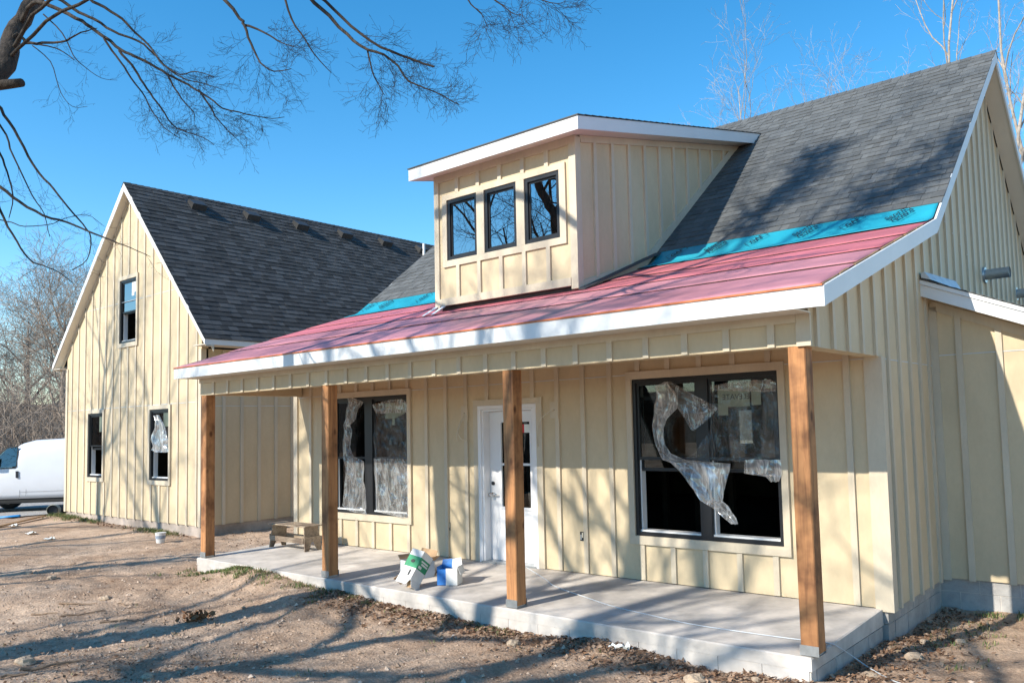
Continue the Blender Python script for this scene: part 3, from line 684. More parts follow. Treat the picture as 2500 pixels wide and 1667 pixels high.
# window surround boards
for i, (a, b_) in enumerate(dw):
    wn = win_y('window', a, b_, wz0, wz1, DY, [(a+0.05, b_-0.05)], ('left', 'middle', 'right')[i]+' dormer window', GLASSD, fw_=0.05, cas=False)
for a, b_ in ((-5.69, -5.604), (-5.022, -4.882), (-4.302, -4.163), (-3.584, -3.487)): box('casing', a, b_, DY-0.027, DY, wz0, wz1, TRIM, dwall)
box('casing', -5.69, -3.487, DY-0.027, DY, wz1+0.001, wz1+0.078, TRIM, dwall); box('casing', -5.69, -3.487, DY-0.027, DY, wz0-0.088, wz0-0.001, TRIM, dwall)
for xx, sg, nm in ((DX1, 1, 'right cheek of the dormer'), (DX0, -1, 'left cheek of the dormer')):
    sw = strip_wall('dormer_wall', 'x', xx, -sg*0.1, [DY+0.101, YK, 5.95], lambda y: zt(y)-0.08, lambda y: zd(y)-0.165, [], PANEL, house, nm)
    if sg > 0:
        battens(sw, 'x', xx, 1, [1.85+0.385*k for k in range(10)], lambda y: zt(y)+0.09, lambda y: zd(y)-0.24, [], wd=0.06)
        bar('skirt_board', (xx+0.012, DY+0.09, zt(DY+0.09)+0.06), (xx+0.012, YK, zt(YK)+0.06), 0.10, 0.024, TRIM, sw)
        bar('skirt_board', (xx+0.011, YK-0.02, zt(YK)+0.075), (xx+0.011, 5.9, zt(5.9)+0.08), 0.10, 0.022, TRIM, sw, (0, -1, 1))
        bar('frieze_board', (xx+0.012, DY+0.09, zd(DY+0.09)-0.205), (xx+0.012, 5.9, zd(5.9)-0.205), 0.085, 0.022, TRIM, sw)
b = MB(); e0 = zd(OY); yb = 6.45
b.hexa([(OX0+.02, OY+.02, e0-0.14), (OX1-.02, OY+.02, e0-0.14), (OX1-.02, yb, zd(yb)-0.14), (OX0+.02, yb, zd(yb)-0.14), (OX0+.02, OY+.02, e0-0.004), (OX1-.02, OY+.02, e0-0.004), (OX1-.02, yb, zd(yb)-0.004), (OX0+.02, yb, zd(yb)-0.004)])
drf = b.build('dormer_roof', OSB, house); drf['label'] = 'low shed roof of the dormer'
box('fascia', OX0, OX1, OY, OY+0.02, e0-0.167, e0-0.003, WHITE, drf)
for xa, xb in ((OX1-0.019, OX1+0.001), (OX0-0.001, OX0+0.019)):
    b = MB(); y1 = 6.30
    b.hexa([(xa, OY+0.0205, e0-0.163), (xb, OY+0.0205, e0-0.163), (xb, y1-0.22, zd(y1-0.22)-0.167), (xa, y1-0.22, zd(y1-0.22)-0.167), (xa, OY+0.0205, e0-0.003), (xb, OY+0.0205, e0-0.003), (xb, y1, zd(y1)-0.003), (xa, y1, zd(y1)-0.003)]); b.build('fascia', WHITE, drf)
b = MB(); y1 = 6.1
b.hexa([(OX0+.02, OY+.021, e0-0.155), (OX1-.02, OY+.021, e0-0.155), (OX1-.02, y1, zd(y1)-0.155), (OX0+.02, y1, zd(y1)-0.155), (OX0+.02, OY+.021, e0-0.142), (OX1-.02, OY+.021, e0-0.142), (OX1-.02, y1, zd(y1)-0.142), (OX0+.02, y1, zd(y1)-0.142)]); b.build('soffit', SOFFIT, drf)
k = 0; y = OY-0.015
while y < 6.35:
    y1 = y+0.20; a = OX0-0.012
    while a < OX1+0.012:
        b_ = min(a+rng.choice((0.25, 0.33, 0.4)), OX1+0.012)
        stuff.hexa([(a, y, zd(y)), (b_, y, zd(y)), (b_, y1, zd(y1)), (a, y1, zd(y1)), (a, y, zd(y)+0.014), (b_, y, zd(y)+0.014), (b_, y1, zd(y1)+0.005), (a, y1, zd(y1)+0.005)], rng.randrange(2)); a = b_
    y += 0.1435
# step flashing and loose flashing tails at the foot of the dormer
b = MB()
b.hexa([(DX1+0.02, DY-0.02, zt(DY)+0.016), (DX1+0.12, DY-0.02, zt(DY)+0.014), (DX1+0.12, YK+0.2, zt(YK+0.2)+0.03), (DX1+0.02, YK+0.2, zt(YK+0.2)+0.03), (DX1+0.02, DY-0.02, zt(DY)+0.035), (DX1+0.12, DY-0.02, zt(DY)+0.022), (DX1+0.12, YK+0.2, zt(YK+0.2)+0.04), (DX1+0.02, YK+0.2, zt(YK+0.2)+0.05)])
b.build('flashing', FLASHGAP, house)
for x0, dxl in ((DX0-0.03, -0.02), (DX0+0.12, 0.02)):
    b = MB(); b.hexa([(x0+dxl, DY-0.25, zt(DY-0.25)+0.022), (x0+dxl+0.07, DY-0.27, zt(DY-0.27)+0.022), (x0+0.07, DY-0.02, DZ0+0.012), (x0, DY-0.02, DZ0+0.012), (x0+dxl, DY-0.25, zt(DY-0.25)+0.026), (x0+dxl+0.07, DY-0.27, zt(DY-0.27)+0.026), (x0+0.07, DY-0.03, DZ0+0.02), (x0, DY-0.03, DZ0+0.02)])
    b.build('flashing_tail', TIN, house)

# --- lean-to on the right
LY = 3.577; LS = -0.416
def zl(x): return 3.395+LS*(x-0.079)
lwall = strip_wall('wall', 'y', LY, 0.12, [XG-0.01, 3.4], lambda x: 0.06, lambda x: zl(x)-0.16, [], PANEL, house, 'shaded wall of the lean-to')
battens(lwall, 'y', LY, -1, [0.39+0.402*k for k in range(8)], lambda x: 0.05, lambda x: zl(x)-0.29, [], wd=0.064)
box('corner_board', XG+0.001, XG+0.085, LY-0.022, LY, 0.04, 3.1, TRIM, lwall)
bar('frieze_board', (XG+0.02, LY-0.011, zl(XG+0.02)-0.26), (3.4, LY-0.011, zl(3.4)-0.26), 0.10, 0.022, TRIM, lwall)
box('seam_flashing', XG+0.086, 3.4, LY-0.005, LY+0.01, 2.54, 2.548, TIN, lwall)
b = MB(); FY = LY-0.30
b.hexa([(XG+.001, FY+.02, zl(XG)-0.12), (3.7, FY+.02, zl(3.7)-0.12), (3.7, 9.2, zl(3.7)-0.12), (XG+.001, 9.2, zl(XG)-0.12), (XG+.001, FY+.02, zl(XG)-0.005), (3.7, FY+.02, zl(3.7)-0.005), (3.7, 9.2, zl(3.7)-0.005), (XG+.001, 9.2, zl(XG)-0.005)]); lrf = b.build('roof', OSB, house); lrf['label'] = 'shed roof of the lean-to'
b = MB(); b.hexa([(XG+.001, FY, zl(XG)-0.19), (3.7, FY, zl(3.7)-0.19), (3.7, FY+.0195, zl(3.7)-0.19), (XG+.001, FY+.0195, zl(XG)-0.19), (XG+.001, FY, zl(XG)-0.055), (3.7, FY, zl(3.7)-0.055), (3.7, FY+.0195, zl(3.7)-0.055), (XG+.001, FY+.0195, zl(XG)-0.055)]); b.build('fascia', WHITE, lrf)
b = MB(); b.hexa([(XG+.001, FY-.016, zl(XG)-0.053), (3.7, FY-.016, zl(3.7)-0.053), (3.7, FY+.0195, zl(3.7)-0.053), (XG+.001, FY+.0195, zl(XG)-0.053), (XG+.001, FY-.016, zl(XG)-0.004), (3.7, FY-.016, zl(3.7)-0.004), (3.7, FY+.0195, zl(3.7)-0.004), (XG+.001, FY+.0195, zl(XG)-0.004)]); b.build('drip_board', WHITE, lrf)
b = MB(); b.hexa([(XG+.02, FY+.02, zl(XG)-0.175), (3.7, FY+.02, zl(3.7)-0.175), (3.7, LY, zl(3.7)-0.175), (XG+.02, LY, zl(XG)-0.175), (XG+.02, FY+.02, zl(XG)-0.16), (3.7, FY+.02, zl(3.7)-0.16), (3.7, LY, zl(3.7)-0.16), (XG+.02, LY, zl(XG)-0.16)]); b.build('soffit', SOFFIT, lrf)
for k in range(42):
    x0 = XG+0.005+k*0.09
    for yy in range(3):
        y0 = FY-0.028+yy*2.2
        stuff.hexa([(x0, y0, zl(x0)), (x0+0.11, y0, zl(x0+0.11)), (x0+0.11, y0+2.19, zl(x0+0.11)), (x0, y0+2.19, zl(x0)), (x0, y0, zl(x0)+0.006), (x0+0.11, y0, zl(x0+0.11)+0.014), (x0+0.11, y0+2.19, zl(x0+0.11)+0.014), (x0, y0+2.19, zl(x0)+0.006)], rng.randrange(3))
b = MB(); b.hexa([(XG+.022, FY-.02, zl(XG)+.012), (XG+.13, FY-.03, zl(XG+.13)+.03), (XG+.10, LY+1.2, zl(XG)+.03), (XG+.022, LY+1.2, zl(XG)+.03), (XG+.020, FY-.02, zl(XG)+.07), (XG+.06, FY-.03, zl(XG)+.075), (XG+.03, LY+1.2, zl(XG)+.16), (XG+.020, LY+1.2, zl(XG)+.16)]); b.build('flashing', TIN, lrf)
box('wall', 3.28, 3.4, LY+0.12, 9.0, 0.05, zl(3.4)-0.18, PANEL, house)['label'] = 'outer side wall of the lean-to'

# --- left wing
WX0, WX1, WY, WP, WPZ = -20.682, -13.725, 2.131, -17.015, 7.761
WE1, WE0 = -13.218, -21.121; SR = (7.761-3.787)/(17.015-13.218); SLW = (7.761-3.752)/(21.121-17.015)
def zw_(x): return WPZ-SR*(x-WP) if x > WP else WPZ+SLW*(x-WP)
WA = (-19.263, -18.425, 0.883, 2.433); WB = (-15.962, -15.076, 0.883, 2.433); WU = (-17.558, -16.696, 4.028, 5.523)
ww = strip_wall('wall', 'y', WY, 0.14, [WX0, WP, WX1], lambda x: -0.01, lambda x: zw_(x)-0.14, [WA, WB, WU], PANEL, house, 'gable front of the left wing')
blk = [(q[0]-0.085, q[1]+0.085, q[2]-0.10, q[3]+0.09) for q in (WA, WB, WU)]
battens(ww, 'y', WY, -1, [-13.905-0.4026*k for k in range(17)], lambda x: -0.02, lambda x: zw_(x)-0.20, blk, wd=0.066, th=0.020)
box('corner_board', WX1-0.09, WX1+0.024, WY-0.024, WY+0.09, -0.02, 3.62, TRIM, ww); box('corner_board', WX0-0.024, WX0+0.09, WY-0.024, WY+0.09, -0.02, 3.62, TRIM, ww)
for z, xa, xb in ((2.53, WX0, WX1), (5.0, WP-2.55, WP+2.4)): box('seam_flashing', xa+0.09, xb-0.09, WY-0.005, WY+0.01, z, z+0.010, TIN, ww)
wa = win_y('window', *WA, WY, [(WA[0]+.05, WA[1]-.05)], 'lower left window of the wing', GLASS, 1.66, 1.55, 0.05)
wb = win_y('window', *WB, WY, [(WB[0]+.05, WB[1]-.05)], 'lower right window of the wing with plastic', GLASS, 1.66, 1.55, 0.05)
wu = win_y('window', *WU, WY, [(WU[0]+.05, WU[1]-.05)], 'upper window of the wing', GLASSU, 4.78, 4.72, 0.05)
mesh('sticker', [(WA[1]-.30, WY+.021, 1.98), (WA[1]-.06, WY+.021, 1.98), (WA[1]-.06, WY+.021, 2.36), (WA[1]-.30, WY+.021, 2.36)], [(0, 1, 2, 3)], GREENP, wa)
mesh('sticker', [(WB[1]-.34, WY+.021, 2.05), (WB[1]-.07, WY+.021, 2.05), (WB[1]-.07, WY+.021, 2.36), (WB[1]-.34, WY+.021, 2.36)], [(0, 1, 2, 3)], GREENP, wb)
mesh('sticker', [(WU[1]-.34, WY+.021, 5.12), (WU[1]-.22, WY+.021, 5.12), (WU[1]-.22, WY+.021, 5.2), (WU[1]-.1, WY+.021, 5.2), (WU[1]-.1, WY+.021, 5.44), (WU[1]-.34, WY+.021, 5.44)], [tuple(range(6))], PAPER, wu)
mesh('wall_sheathing', [(-19.2, 3.2, 0.1), (-18.5, 3.1, 0.1), (-18.5, 3.1, 2.0), (-19.2, 3.2, 2.0), (-19.2, 3.22, 0.1), (-18.5, 3.12, 0.1), (-18.5, 3.12, 2.0), (-19.2, 3.22, 2.0)], [(0, 1, 2, 3), (7, 6, 5, 4), (3, 2, 6, 7), (0, 3, 7, 4), (1, 5, 6, 2)], VINYL, house)
ws = strip_wall('wall', 'x', WX1, -0.14, [WY+0.091, 10.0], lambda y: -0.01, lambda y: 3.63, [], PANEL, house, 'shaded side wall of the left wing')
battens(ws, 'x', WX1, 1, [WY+0.48+0.403*k for k in range(18)], lambda y: -0.02, lambda y: 3.62, [], wd=0.066)
box('seam_flashing', WX1-0.01, WX1+0.005, WY+0.1, 10, 2.44, 2.45, TIN, ws)
b = MB(); b.box(WX0, WX0+0.12, WY+0.14, 13, -0.01, 3.6); b.box(WX0, WX1, 13, 13.1, 0, 3.6); b.box(WX0+.13, WX1-.15, WY+.15, 12.9, -0.02, 0.04); b.box(WX0+.13, WX1-.15, WY+.15, 12.9, 3.3, 3.36); b.build('wall', DARKIN, house)['label'] = 'back and far side of the left wing'
b = MB(); b.box(WX0+0.02, WX1-0.02, WY+0.02, 10, -0.6, -0.012); fw2 = b.build('foundation', mat('stained_concrete', (0.43, 0.36, 0.31), 0.25, 1.3, rough=0.9, bump=0.5, bscale=40, fine=0.25, fscale=5), house); fw2['label'] = 'poured concrete base of the left wing'
b = MB()
for xa, xb in ((WP, WE1), (WE0, WP)):
    b.hexa([(xa, 1.95, zw_(xa)-0.03), (xb, 1.95, zw_(xb)-0.03), (xb, 13.2, zw_(xb)-0.03), (xa, 13.2, zw_(xa)-0.03), (xa, 1.95, zw_(xa)-0.004), (xb, 1.95, zw_(xb)-0.004), (xb, 13.2, zw_(xb)-0.004), (xa, 13.2, zw_(xa)-0.004)])
wrf = b.build('roof', DECK, house); wrf['label'] = 'steep shaded shingled roof of the left wing'
for xa, xb in ((WP, WE1), (WE0, WP)):
    b = MB(); h = 0.20
    ha = h if xa == WP else 0.125; hb = h if xb == WP else 0.125
    b.hexa([(xa, 1.931, zw_(xa)-ha), (xb, 1.931, zw_(xb)-hb), (xb, 1.953, zw_(xb)-hb), (xa, 1.953, zw_(xa)-ha), (xa, 1.931, zw_(xa)-.002), (xb, 1.931, zw_(xb)-.002), (xb, 1.953, zw_(xb)-.002), (xa, 1.953, zw_(xa)-.002)]); b.build('rake_board', WHITE, wrf)
    b = MB(); b.hexa([(xa, 1.954, zw_(xa)-.15), (xb, 1.954, zw_(xb)-.15), (xb, WY-.001, zw_(xb)-.15), (xa, WY-.001, zw_(xa)-.15), (xa, 1.954, zw_(xa)-.138), (xb, 1.954, zw_(xb)-.138), (xb, WY-.001, zw_(xb)-.138), (xa, WY-.001, zw_(xa)-.138)]); b.build('rake_soffit', SOFFIT, wrf)
    b = MB(); b.hexa([(xa, WY-.02, zw_(xa)-.26), (xb, WY-.02, zw_(xb)-.26), (xb, WY-.001, zw_(xb)-.26), (xa, WY-.001, zw_(xa)-.26), (xa, WY-.02, zw_(xa)-.151), (xb, WY-.02, zw_(xb)-.151), (xb, WY-.001, zw_(xb)-.151), (xa, WY-.001, zw_(xa)-.151)]); b.build('frieze_board', TRIM, ww)
box('fascia', WE1-0.02, WE1, 1.9535, 11, 3.664, 3.782, WHITE, wrf); box('soffit', WX1+.001, WE1-.021, 1.954, 11, 3.668, 3.68, SOFFIT, wrf)
box('soffit', WE0+.02, WX0-.001, 1.954, 11, 3.63, 3.642, SOFFIT, wrf)
U2 = Vector((0, -1, 0)); V2 = Vector((-1, 0, SR)).normalized(); N2 = V2.cross(U2); N2 = N2 if N2.z > 0 else -N2
U2 = Vector((0, 1, 0)); O2 = Vector((WE1+0.012, 1.915, zw_(WE1+0.012)))
L2u = 11.2; L2v = (WE1+0.012-WP)*math.sqrt(1+SR*SR)
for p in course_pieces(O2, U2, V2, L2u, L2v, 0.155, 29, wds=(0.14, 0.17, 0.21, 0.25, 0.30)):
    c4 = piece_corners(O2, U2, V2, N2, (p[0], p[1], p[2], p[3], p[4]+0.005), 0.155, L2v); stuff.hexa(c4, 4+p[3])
y = 1.92
while y < 13.1:
    t_ = 4+rng.randrange(4)
    for s_ in (-1, 1):
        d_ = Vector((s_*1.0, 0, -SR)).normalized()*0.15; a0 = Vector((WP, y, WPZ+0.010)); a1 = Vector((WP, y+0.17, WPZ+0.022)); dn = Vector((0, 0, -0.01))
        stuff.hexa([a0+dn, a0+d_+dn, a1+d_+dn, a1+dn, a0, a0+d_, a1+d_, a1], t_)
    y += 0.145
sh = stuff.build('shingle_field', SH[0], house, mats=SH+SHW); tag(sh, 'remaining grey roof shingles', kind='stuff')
VENT = mat('vent_plastic', (0.035, 0.037, 0.042), 0.15, 9, rough=0.5); VENTF = mat('vent_louver', (0.03, 0.03, 0.03), 0.15, 9, rough=0.5)
for k in range(6):
    yv = 3.50+1.44*k; xv = WP+0.30; c = Vector((xv, yv, zw_(xv))); u_ = Vector((0, 1, 0)); v_ = V2; n_ = N2
    b = MB(); s_ = 0.17
    b.hexa([c-u_*s_-v_*0.20, c+u_*s_-v_*0.20, c+u_*s_+v_*0.12, c-u_*s_+v_*0.12, c-u_*s_-v_*0.17+n_*0.17, c+u_*s_-v_*0.17+n_*0.17, c+u_*s_+v_*0.10+n_*0.10, c-u_*s_+v_*0.10+n_*0.10])
    vt = b.build('roof_vent', VENT, house)
    b = MB(); b.hexa([c-u_*(s_+.012)-v_*0.20, c-u_*(s_+.002)-v_*0.20, c-u_*(s_+.002)+v_*0.12, c-u_*(s_+.012)+v_*0.12, c-u_*(s_+.012)-v_*0.17+n_*0.15, c-u_*(s_+.002)-v_*0.17+n_*0.15, c-u_*(s_+.002)+v_*0.10+n_*0.09, c-u_*(s_+.012)+v_*0.10+n_*0.09]); b.build('louver', VENTF, vt)
    b = MB(); b.hexa([c-u_*(s_+.06)-v_*0.25, c+u_*(s_+.06)-v_*0.25, c+u_*(s_+.06)+v_*0.2, c-u_*(s_+.06)+v_*0.2, c-u_*(s_+.06)-v_*0.25+n_*.016, c+u_*(s_+.06)-v_*0.25+n_*.016, c+u_*(s_+.06)+v_*0.2+n_*.016, c-u_*(s_+.06)+v_*0.2+n_*.016]); b.build('vent_flange', VENT, vt)
xp, yp_ = WP+0.55, 10.62
b = MB(); b.tube([(xp, yp_, zw_(xp)-0.05), (xp, yp_, zw_(xp)+0.42)], 0.04, 12); b.build('plumbing_vent', VINYL, house)

# ================================================================ THINGS ON AND BY THE HOUSE
def film(name, rows, y, m, label, seed, nu=14, amp=0.018, fold=9.0):
    """hanging plastic film: rows of (z, x left, x right), pleated"""
    R_ = []
    for (z0, a0, b0), (z1, a1, b1) in zip(rows, rows[1:]):
        k = max(2, int((z0-z1)/0.035))
        for i in range(k): t = i/k; R_.append((z0+(z1-z0)*t, a0+(a1-a0)*t, b0+(b1-b0)*t))
    R_.append(rows[-1]); vs = []
    for j, (z, a, b_) in enumerate(R_):
        for i in range(nu+1):
            t = i/nu; x = a+(b_-a)*t
            e = 0.006*noise.noise((t*3, z*9, seed+5))
            yy = y-0.012-amp*(0.5+0.5*math.sin(t*fold*2+3*noise.noise((t*2, z*1.5, seed)))) - 0.02*noise.noise((x*7, z*6, seed))-0.012*abs(noise.noise((x*19, z*15, seed)))
            vs.append((x+e, min(yy, y-0.003), z+0.012*noise.noise((t*6, 2, seed)) if j in (0, len(R_)-1) else z))
    k = nu+1; fs = [(j*k+i, j*k+i+1, (j+1)*k+i+1, (j+1)*k+i) for j in range(len(R_)-1) for i in range(nu)]
    o = mesh(name, vs, fs, m, None, smooth=False)
    return tag(o, label, 'plastic sheet', 'loose plastic film on the windows')
BIGTAIL = [(2.328, -2.288, -2.255), (2.287, -2.427, -2.232), (2.195, -2.403, -2.153), (2.105, -2.428, -2.12), (2.017, -2.457, -2.14), (1.911, -2.478, -2.268), (1.805, -2.482, -2.334), (1.698, -2.465, -2.339), (1.608, -2.447, -2.311), (1.519, -2.398, -2.242), (1.449, -2.369, -2.042), (1.413, -2.267, -1.494), (1.349, -2.177, -1.506), (1.248, -2.07, -1.538), (1.112, -1.957, -1.595), (1.011, -1.882, -1.605), (0.964, -1.797, -1.541), (0.9, -1.676, -1.507), (0.837, -1.603, -1.455), (0.773, -1.522, -1.439)]
film('plastic_sheet', BIGTAIL, D-0.03, FILMD, 'long torn plastic tail hanging across the big window', 2.0, 16, 0.05, 7)
film('plastic_sheet', [(2.328, -2.27, -2.24), (2.20, -2.235, -2.01), (2.01, -2.15, -1.645), (1.88, -2.06, -1.80), (1.771, -1.99, -1.965)], D-0.016, FILM, 'triangular plastic flap at the upper left of the big window', 5.0, 10, 0.006, 3)
film('plastic_sheet', [(2.272, -1.751, -0.963), (2.021, -1.714, -0.974), (1.77, -1.764, -0.968), (1.52, -1.971, -0.954), (1.436, -2.135, -0.949)], D-0.014, FILMT, 'thin clear film stretched over the upper right pane of the big window', 8.0, 26, 0.012, 8)
film('plastic_sheet', [(2.291, -1.469, -1.018), (2.247, -1.737, -0.96), (2.204, -1.72, -0.962), (2.165, -1.094, -0.971)], D-0.028, FILM, 'narrow taped plastic strip along the top of the big window', 11.0, 16, 0.008, 5)
film('plastic_sheet', [(1.457, -1.345, -0.939), (1.391, -1.357, -0.937), (1.31, -1.361, -0.938), (1.28, -1.112, -0.948), (1.232, -1.062, -0.976)], D-0.03, FILMD, 'bunched plastic remnant at the right middle of the big window', 14.0, 14, 0.04, 5)
film('plastic_sheet', [(2.38, -8.227, -8.07), (2.3, -8.216, -7.797), (2.199, -8.254, -7.94), (2.051, -8.292, -7.99), (1.95, -8.343, -8.159), (1.815, -8.344, -8.1), (1.607, -8.346, -8.187), (1.458, -8.36, -8.068), (1.385, -8.336, -7.797), (1.239, -8.289, -7.811), (1.091, -8.327, -7.801), (0.974, -8.341, -7.768), (0.798, -8.355, -7.77), (0.681, -8.393, -7.767), (0.611, -8.247, -7.768), (0.569, -7.866, -7.773)], D-0.02, FILM, 'crumpled plastic curtain on the left half of the twin window', 17.0, 14, 0.03, 7)
film('plastic_sheet', [(2.315, -7.182, -6.921), (2.256, -7.623, -6.794), (2.112, -7.522, -6.775)], D-0.022, FILM, 'folded plastic along the top of the right half of the twin window', 20.0, 12, 0.012, 4)
film('plastic_sheet', [(2.112, -7.522, -6.775), (1.745, -7.607, -6.771), (1.491, -7.577, -6.761), (1.43, -7.58, -6.77)], D-0.018, FILMT, 'clear film over the upper right pane of the twin window', 23.0, 20, 0.012, 6)
film('plastic_sheet', [(1.43, -7.58, -6.77), (1.181, -7.554, -6.771), (1.042, -7.538, -6.778), (0.833, -7.496, -6.777), (0.706, -7.497, -6.779), (0.622, -7.544, -6.781), (0.567, -6.951, -6.793)], D-0.02, FILM, 'crumpled plastic curtain on the lower right half of the twin window', 26.0, 20, 0.035, 9)
film('plastic_sheet', [(2.302, -15.674, -15.453), (2.184, -15.616, -15.315), (2.055, -15.641, -15.204), (1.877, -15.776, -15.147), (1.75, -15.79, -15.092), (1.622, -15.715, -15.116), (1.546, -15.769, -15.051), (1.494, -15.601, -15.05)], WY-0.02, FILMD, 'bag shaped plastic hanging on the lower right wing window', 29.0, 14, 0.05, 5)

# --- step stool on the porch
sx, sy = -8.93, 1.20
stool = empty('step_stool', (sx, sy, 0.035), 'weathered wooden step stool on the porch slab', 'step stool')
zt0 = 0.035; H_ = 0.385
b = MB(); x0, x1, y0, y1 = sx-0.50, sx+0.50, sy-0.155, sy+0.155
b.box(x0, sx-0.07, y0, y1, zt0+H_-0.02, zt0+H_); b.box(sx+0.07, x1, y0, y1, zt0+H_-0.02, zt0+H_); b.box(sx-0.07, sx+0.07, y0, sy-0.025, zt0+H_-0.02, zt0+H_); b.box(sx-0.07, sx+0.07, sy+0.025, y1, zt0+H_-0.02, zt0+H_)
b.build('seat', PINE, stool)
for s_ in (-1, 1):
    xt = sx+s_*0.43; xb = sx+s_*0.49; zb = zt0+0.001; ztop_ = zt0+H_-0.021
    def px(z): return xb+(xt-xb)*(z-zb)/(ztop_-zb)
    poly = [(-0.15, 0), (-0.07, 0), (0.0, 0.15), (0.07, 0), (0.15, 0), (0.125, 1), (-0.125, 1)]
    b = MB(); pts = []
    for yy, t in poly:
        z = zb+(ztop_-zb)*t if t in (0, 1) else zb+t
        pts.append((px(z)-0.009, sy+yy, z))
    if s_ < 0: pts = pts
    # two legs and the board above as three pieces so the notch stays open
    def quad(q): b.prism(q, (0.018, 0, 0))
    zc = zb+0.15
    quad([(px(zb)-.009, sy-.15, zb), (px(zb)-.009, sy-.075, zb), (px(zc)-.009, sy-.01, zc), (px(zc)-.009, sy-.14, zc)])
    quad([(px(zb)-.009, sy+.075, zb), (px(zb)-.009, sy+.15, zb), (px(zc)-.009, sy+.14, zc), (px(zc)-.009, sy+.01, zc)])
    quad([(px(zc)-.009, sy-.14, zc), (px(zc)-.009, sy+.14, zc), (px(ztop_)-.009, sy+.125, ztop_), (px(ztop_)-.009, sy-.125, ztop_)])
    b.build('leg', PINE, stool)
    xo = px(zc+0.05)+s_*0.019
    box('cleat', xo-0.009, xo+0.009, sy-0.15, sy+0.15, zt0+0.13, zt0+0.215, PINE, stool)
box('rail', sx-0.455, sx+0.455, sy-0.155, sy-0.138, zt0+0.115, zt0+0.195, PINE, stool)
box('rail', sx-0.455, sx+0.455, sy+0.138, sy+0.155, zt0+0.115, zt0+0.195, PINE, stool)

# --- cartons on the porch
CARD = mat('white_carton', (0.70, 0.69, 0.67), 0.06, 8, rough=0.7, fine=0.08, fscale=14)
KRAFT = mat('brown_cardboard', (0.40, 0.26, 0.15), 0.1, 8, rough=0.85)
GREENC = mat('green_print', (0.03, 0.26, 0.12), 0.12, 9, rough=0.6)
BLUEC = mat('blue_print', (0.03, 0.17, 0.50), 0.25, 14, rough=0.6)
PALEB = mat('pale_blue_carton', (0.42, 0.50, 0.60), 0.1, 8, rough=0.7)
def carton(loc, R, dims, label, tilt=None):
    t = empty('carton', loc, label, 'carton', 'empty cartons on the porch slab'); t.rotation_euler = R.to_euler(); return t
def sub(name, m, parent, mats, quads, th=0.004):
    """card panels in the carton's own coordinates"""
    b = MB()
    for pts, mi in quads:
        p = [Vector(q) for q in pts]; n_ = (p[1]-p[0]).cross(p[2]-p[0]).normalized()*th
        b.prism(p, -n_, mi)
    me = bpy.data.meshes.new(name); me.from_pydata(b.v, [], b.f)
    for x in mats: me.materials.append(x)
    me.polygons.foreach_set('material_index', b.mi); me.update()
    o = bpy.data.objects.new(name, me); C.objects.link(o); o.parent = parent; WL[o.name] = WL[parent.name]; return o
# green and white carton, tipped back with its open end towards the yard
R1 = Matrix.Rotation(rad(14), 3, 'Z') @ Matrix.Rotation(rad(-33), 3, 'X') @ Matrix.Rotation(rad(12), 3, 'Y')
c1 = carton((-4.93, 0.13, 0.105), R1, None, 'tipped white carton with a wide green band')
c1.scale = (0.86, 0.86, 0.86); W_, T_, H1 = 0.22, 0.24, 0.40
def vq(x0, x1, z0, z1, y): return [(x0, y, z0), (x1, y, z0), (x1, y, z1), (x0, y, z1)]
def sq(y0, y1, z0, z1, x): return [(x, y0, z0), (x, y1, z0), (x, y1, z1), (x, y0, z1)]
w2, t2 = W_/2, T_/2
sub('panel', CARD, c1, [CARD, GREENC], [(vq(-w2, w2, 0, 0.15, -t2), 0), (vq(-w2, w2, 0.15, 0.31, -t2), 1), (vq(-w2, w2, 0.31, H1, -t2), 0)])
sub('panel', CARD, c1, [CARD, GREENC], [(sq(-t2, t2, 0, 0.15, w2), 0), (sq(-t2, t2, 0.15, 0.31, w2), 1), (sq(-t2, t2, 0.31, H1, w2), 0)])
sub('panel', KRAFT, c1, [KRAFT], [(sq(t2, -t2, 0, H1, -w2), 0)]); sub('panel', KRAFT, c1, [KRAFT], [(vq(w2, -w2, 0, H1, t2), 0)])
sub('panel', CARD, c1, [CARD], [([(-w2, -t2, H1), (w2, -t2, H1), (w2, t2, H1), (-w2, t2, H1)], 0)])
sub('flap', KRAFT, c1, [KRAFT, CARD], [([(-w2, -t2, 0), (w2, -t2, 0), (w2-.02, -t2-.03, -0.10), (-w2+.02, -t2-.03, -0.10)][::-1], 1), ([(w2, -t2, 0), (w2, t2, 0), (w2+.05, t2-.02, -0.10), (w2+.05, -t2+.02, -0.10)], 1), ([(-w2, -t2, 0), (-w2, t2, 0), (-w2-.07, t2-.02, -0.07), (-w2-.07, -t2+.02, -0.07)], 0), ([(-w2, t2, 0), (w2, t2, 0), (w2-.02, t2+.02, -0.10), (-w2+.02, t2+.02, -0.10)], 0)])
BAG = mat('crumpled_bag', (0.62, 0.68, 0.74), 0.3, 30, rough=0.4, bump=1.0, bscale=30, dist=0.02)
sub('packing_bag', BAG, c1, [BAG], [([(-w2+.02, -t2+.02, 0.03), (w2-.02, -t2+.02, 0.02), (w2-.02, t2-.02, 0.05), (-w2+.02, t2-.02, 0.02)], 0)])
def ctext(par, body, size, x, y, z, R, m, bold=0.0):
    cu = bpy.data.curves.new('t', 'FONT'); cu.body = body; cu.size = size; cu.align_x = 'CENTER'; cu.offset = bold; cu.resolution_u = 2
    t = bpy.data.objects.new('t', cu); C.objects.link(t); me = bpy.data.meshes.new_from_object(t); bpy.data.objects.remove(t)
    me.transform(Matrix.Translation((x, y, z)) @ R.to_4x4()); me.materials.clear(); me.materials.append(m)
    o = bpy.data.objects.new('lettering', me); C.objects.link(o); o.parent = par; return o
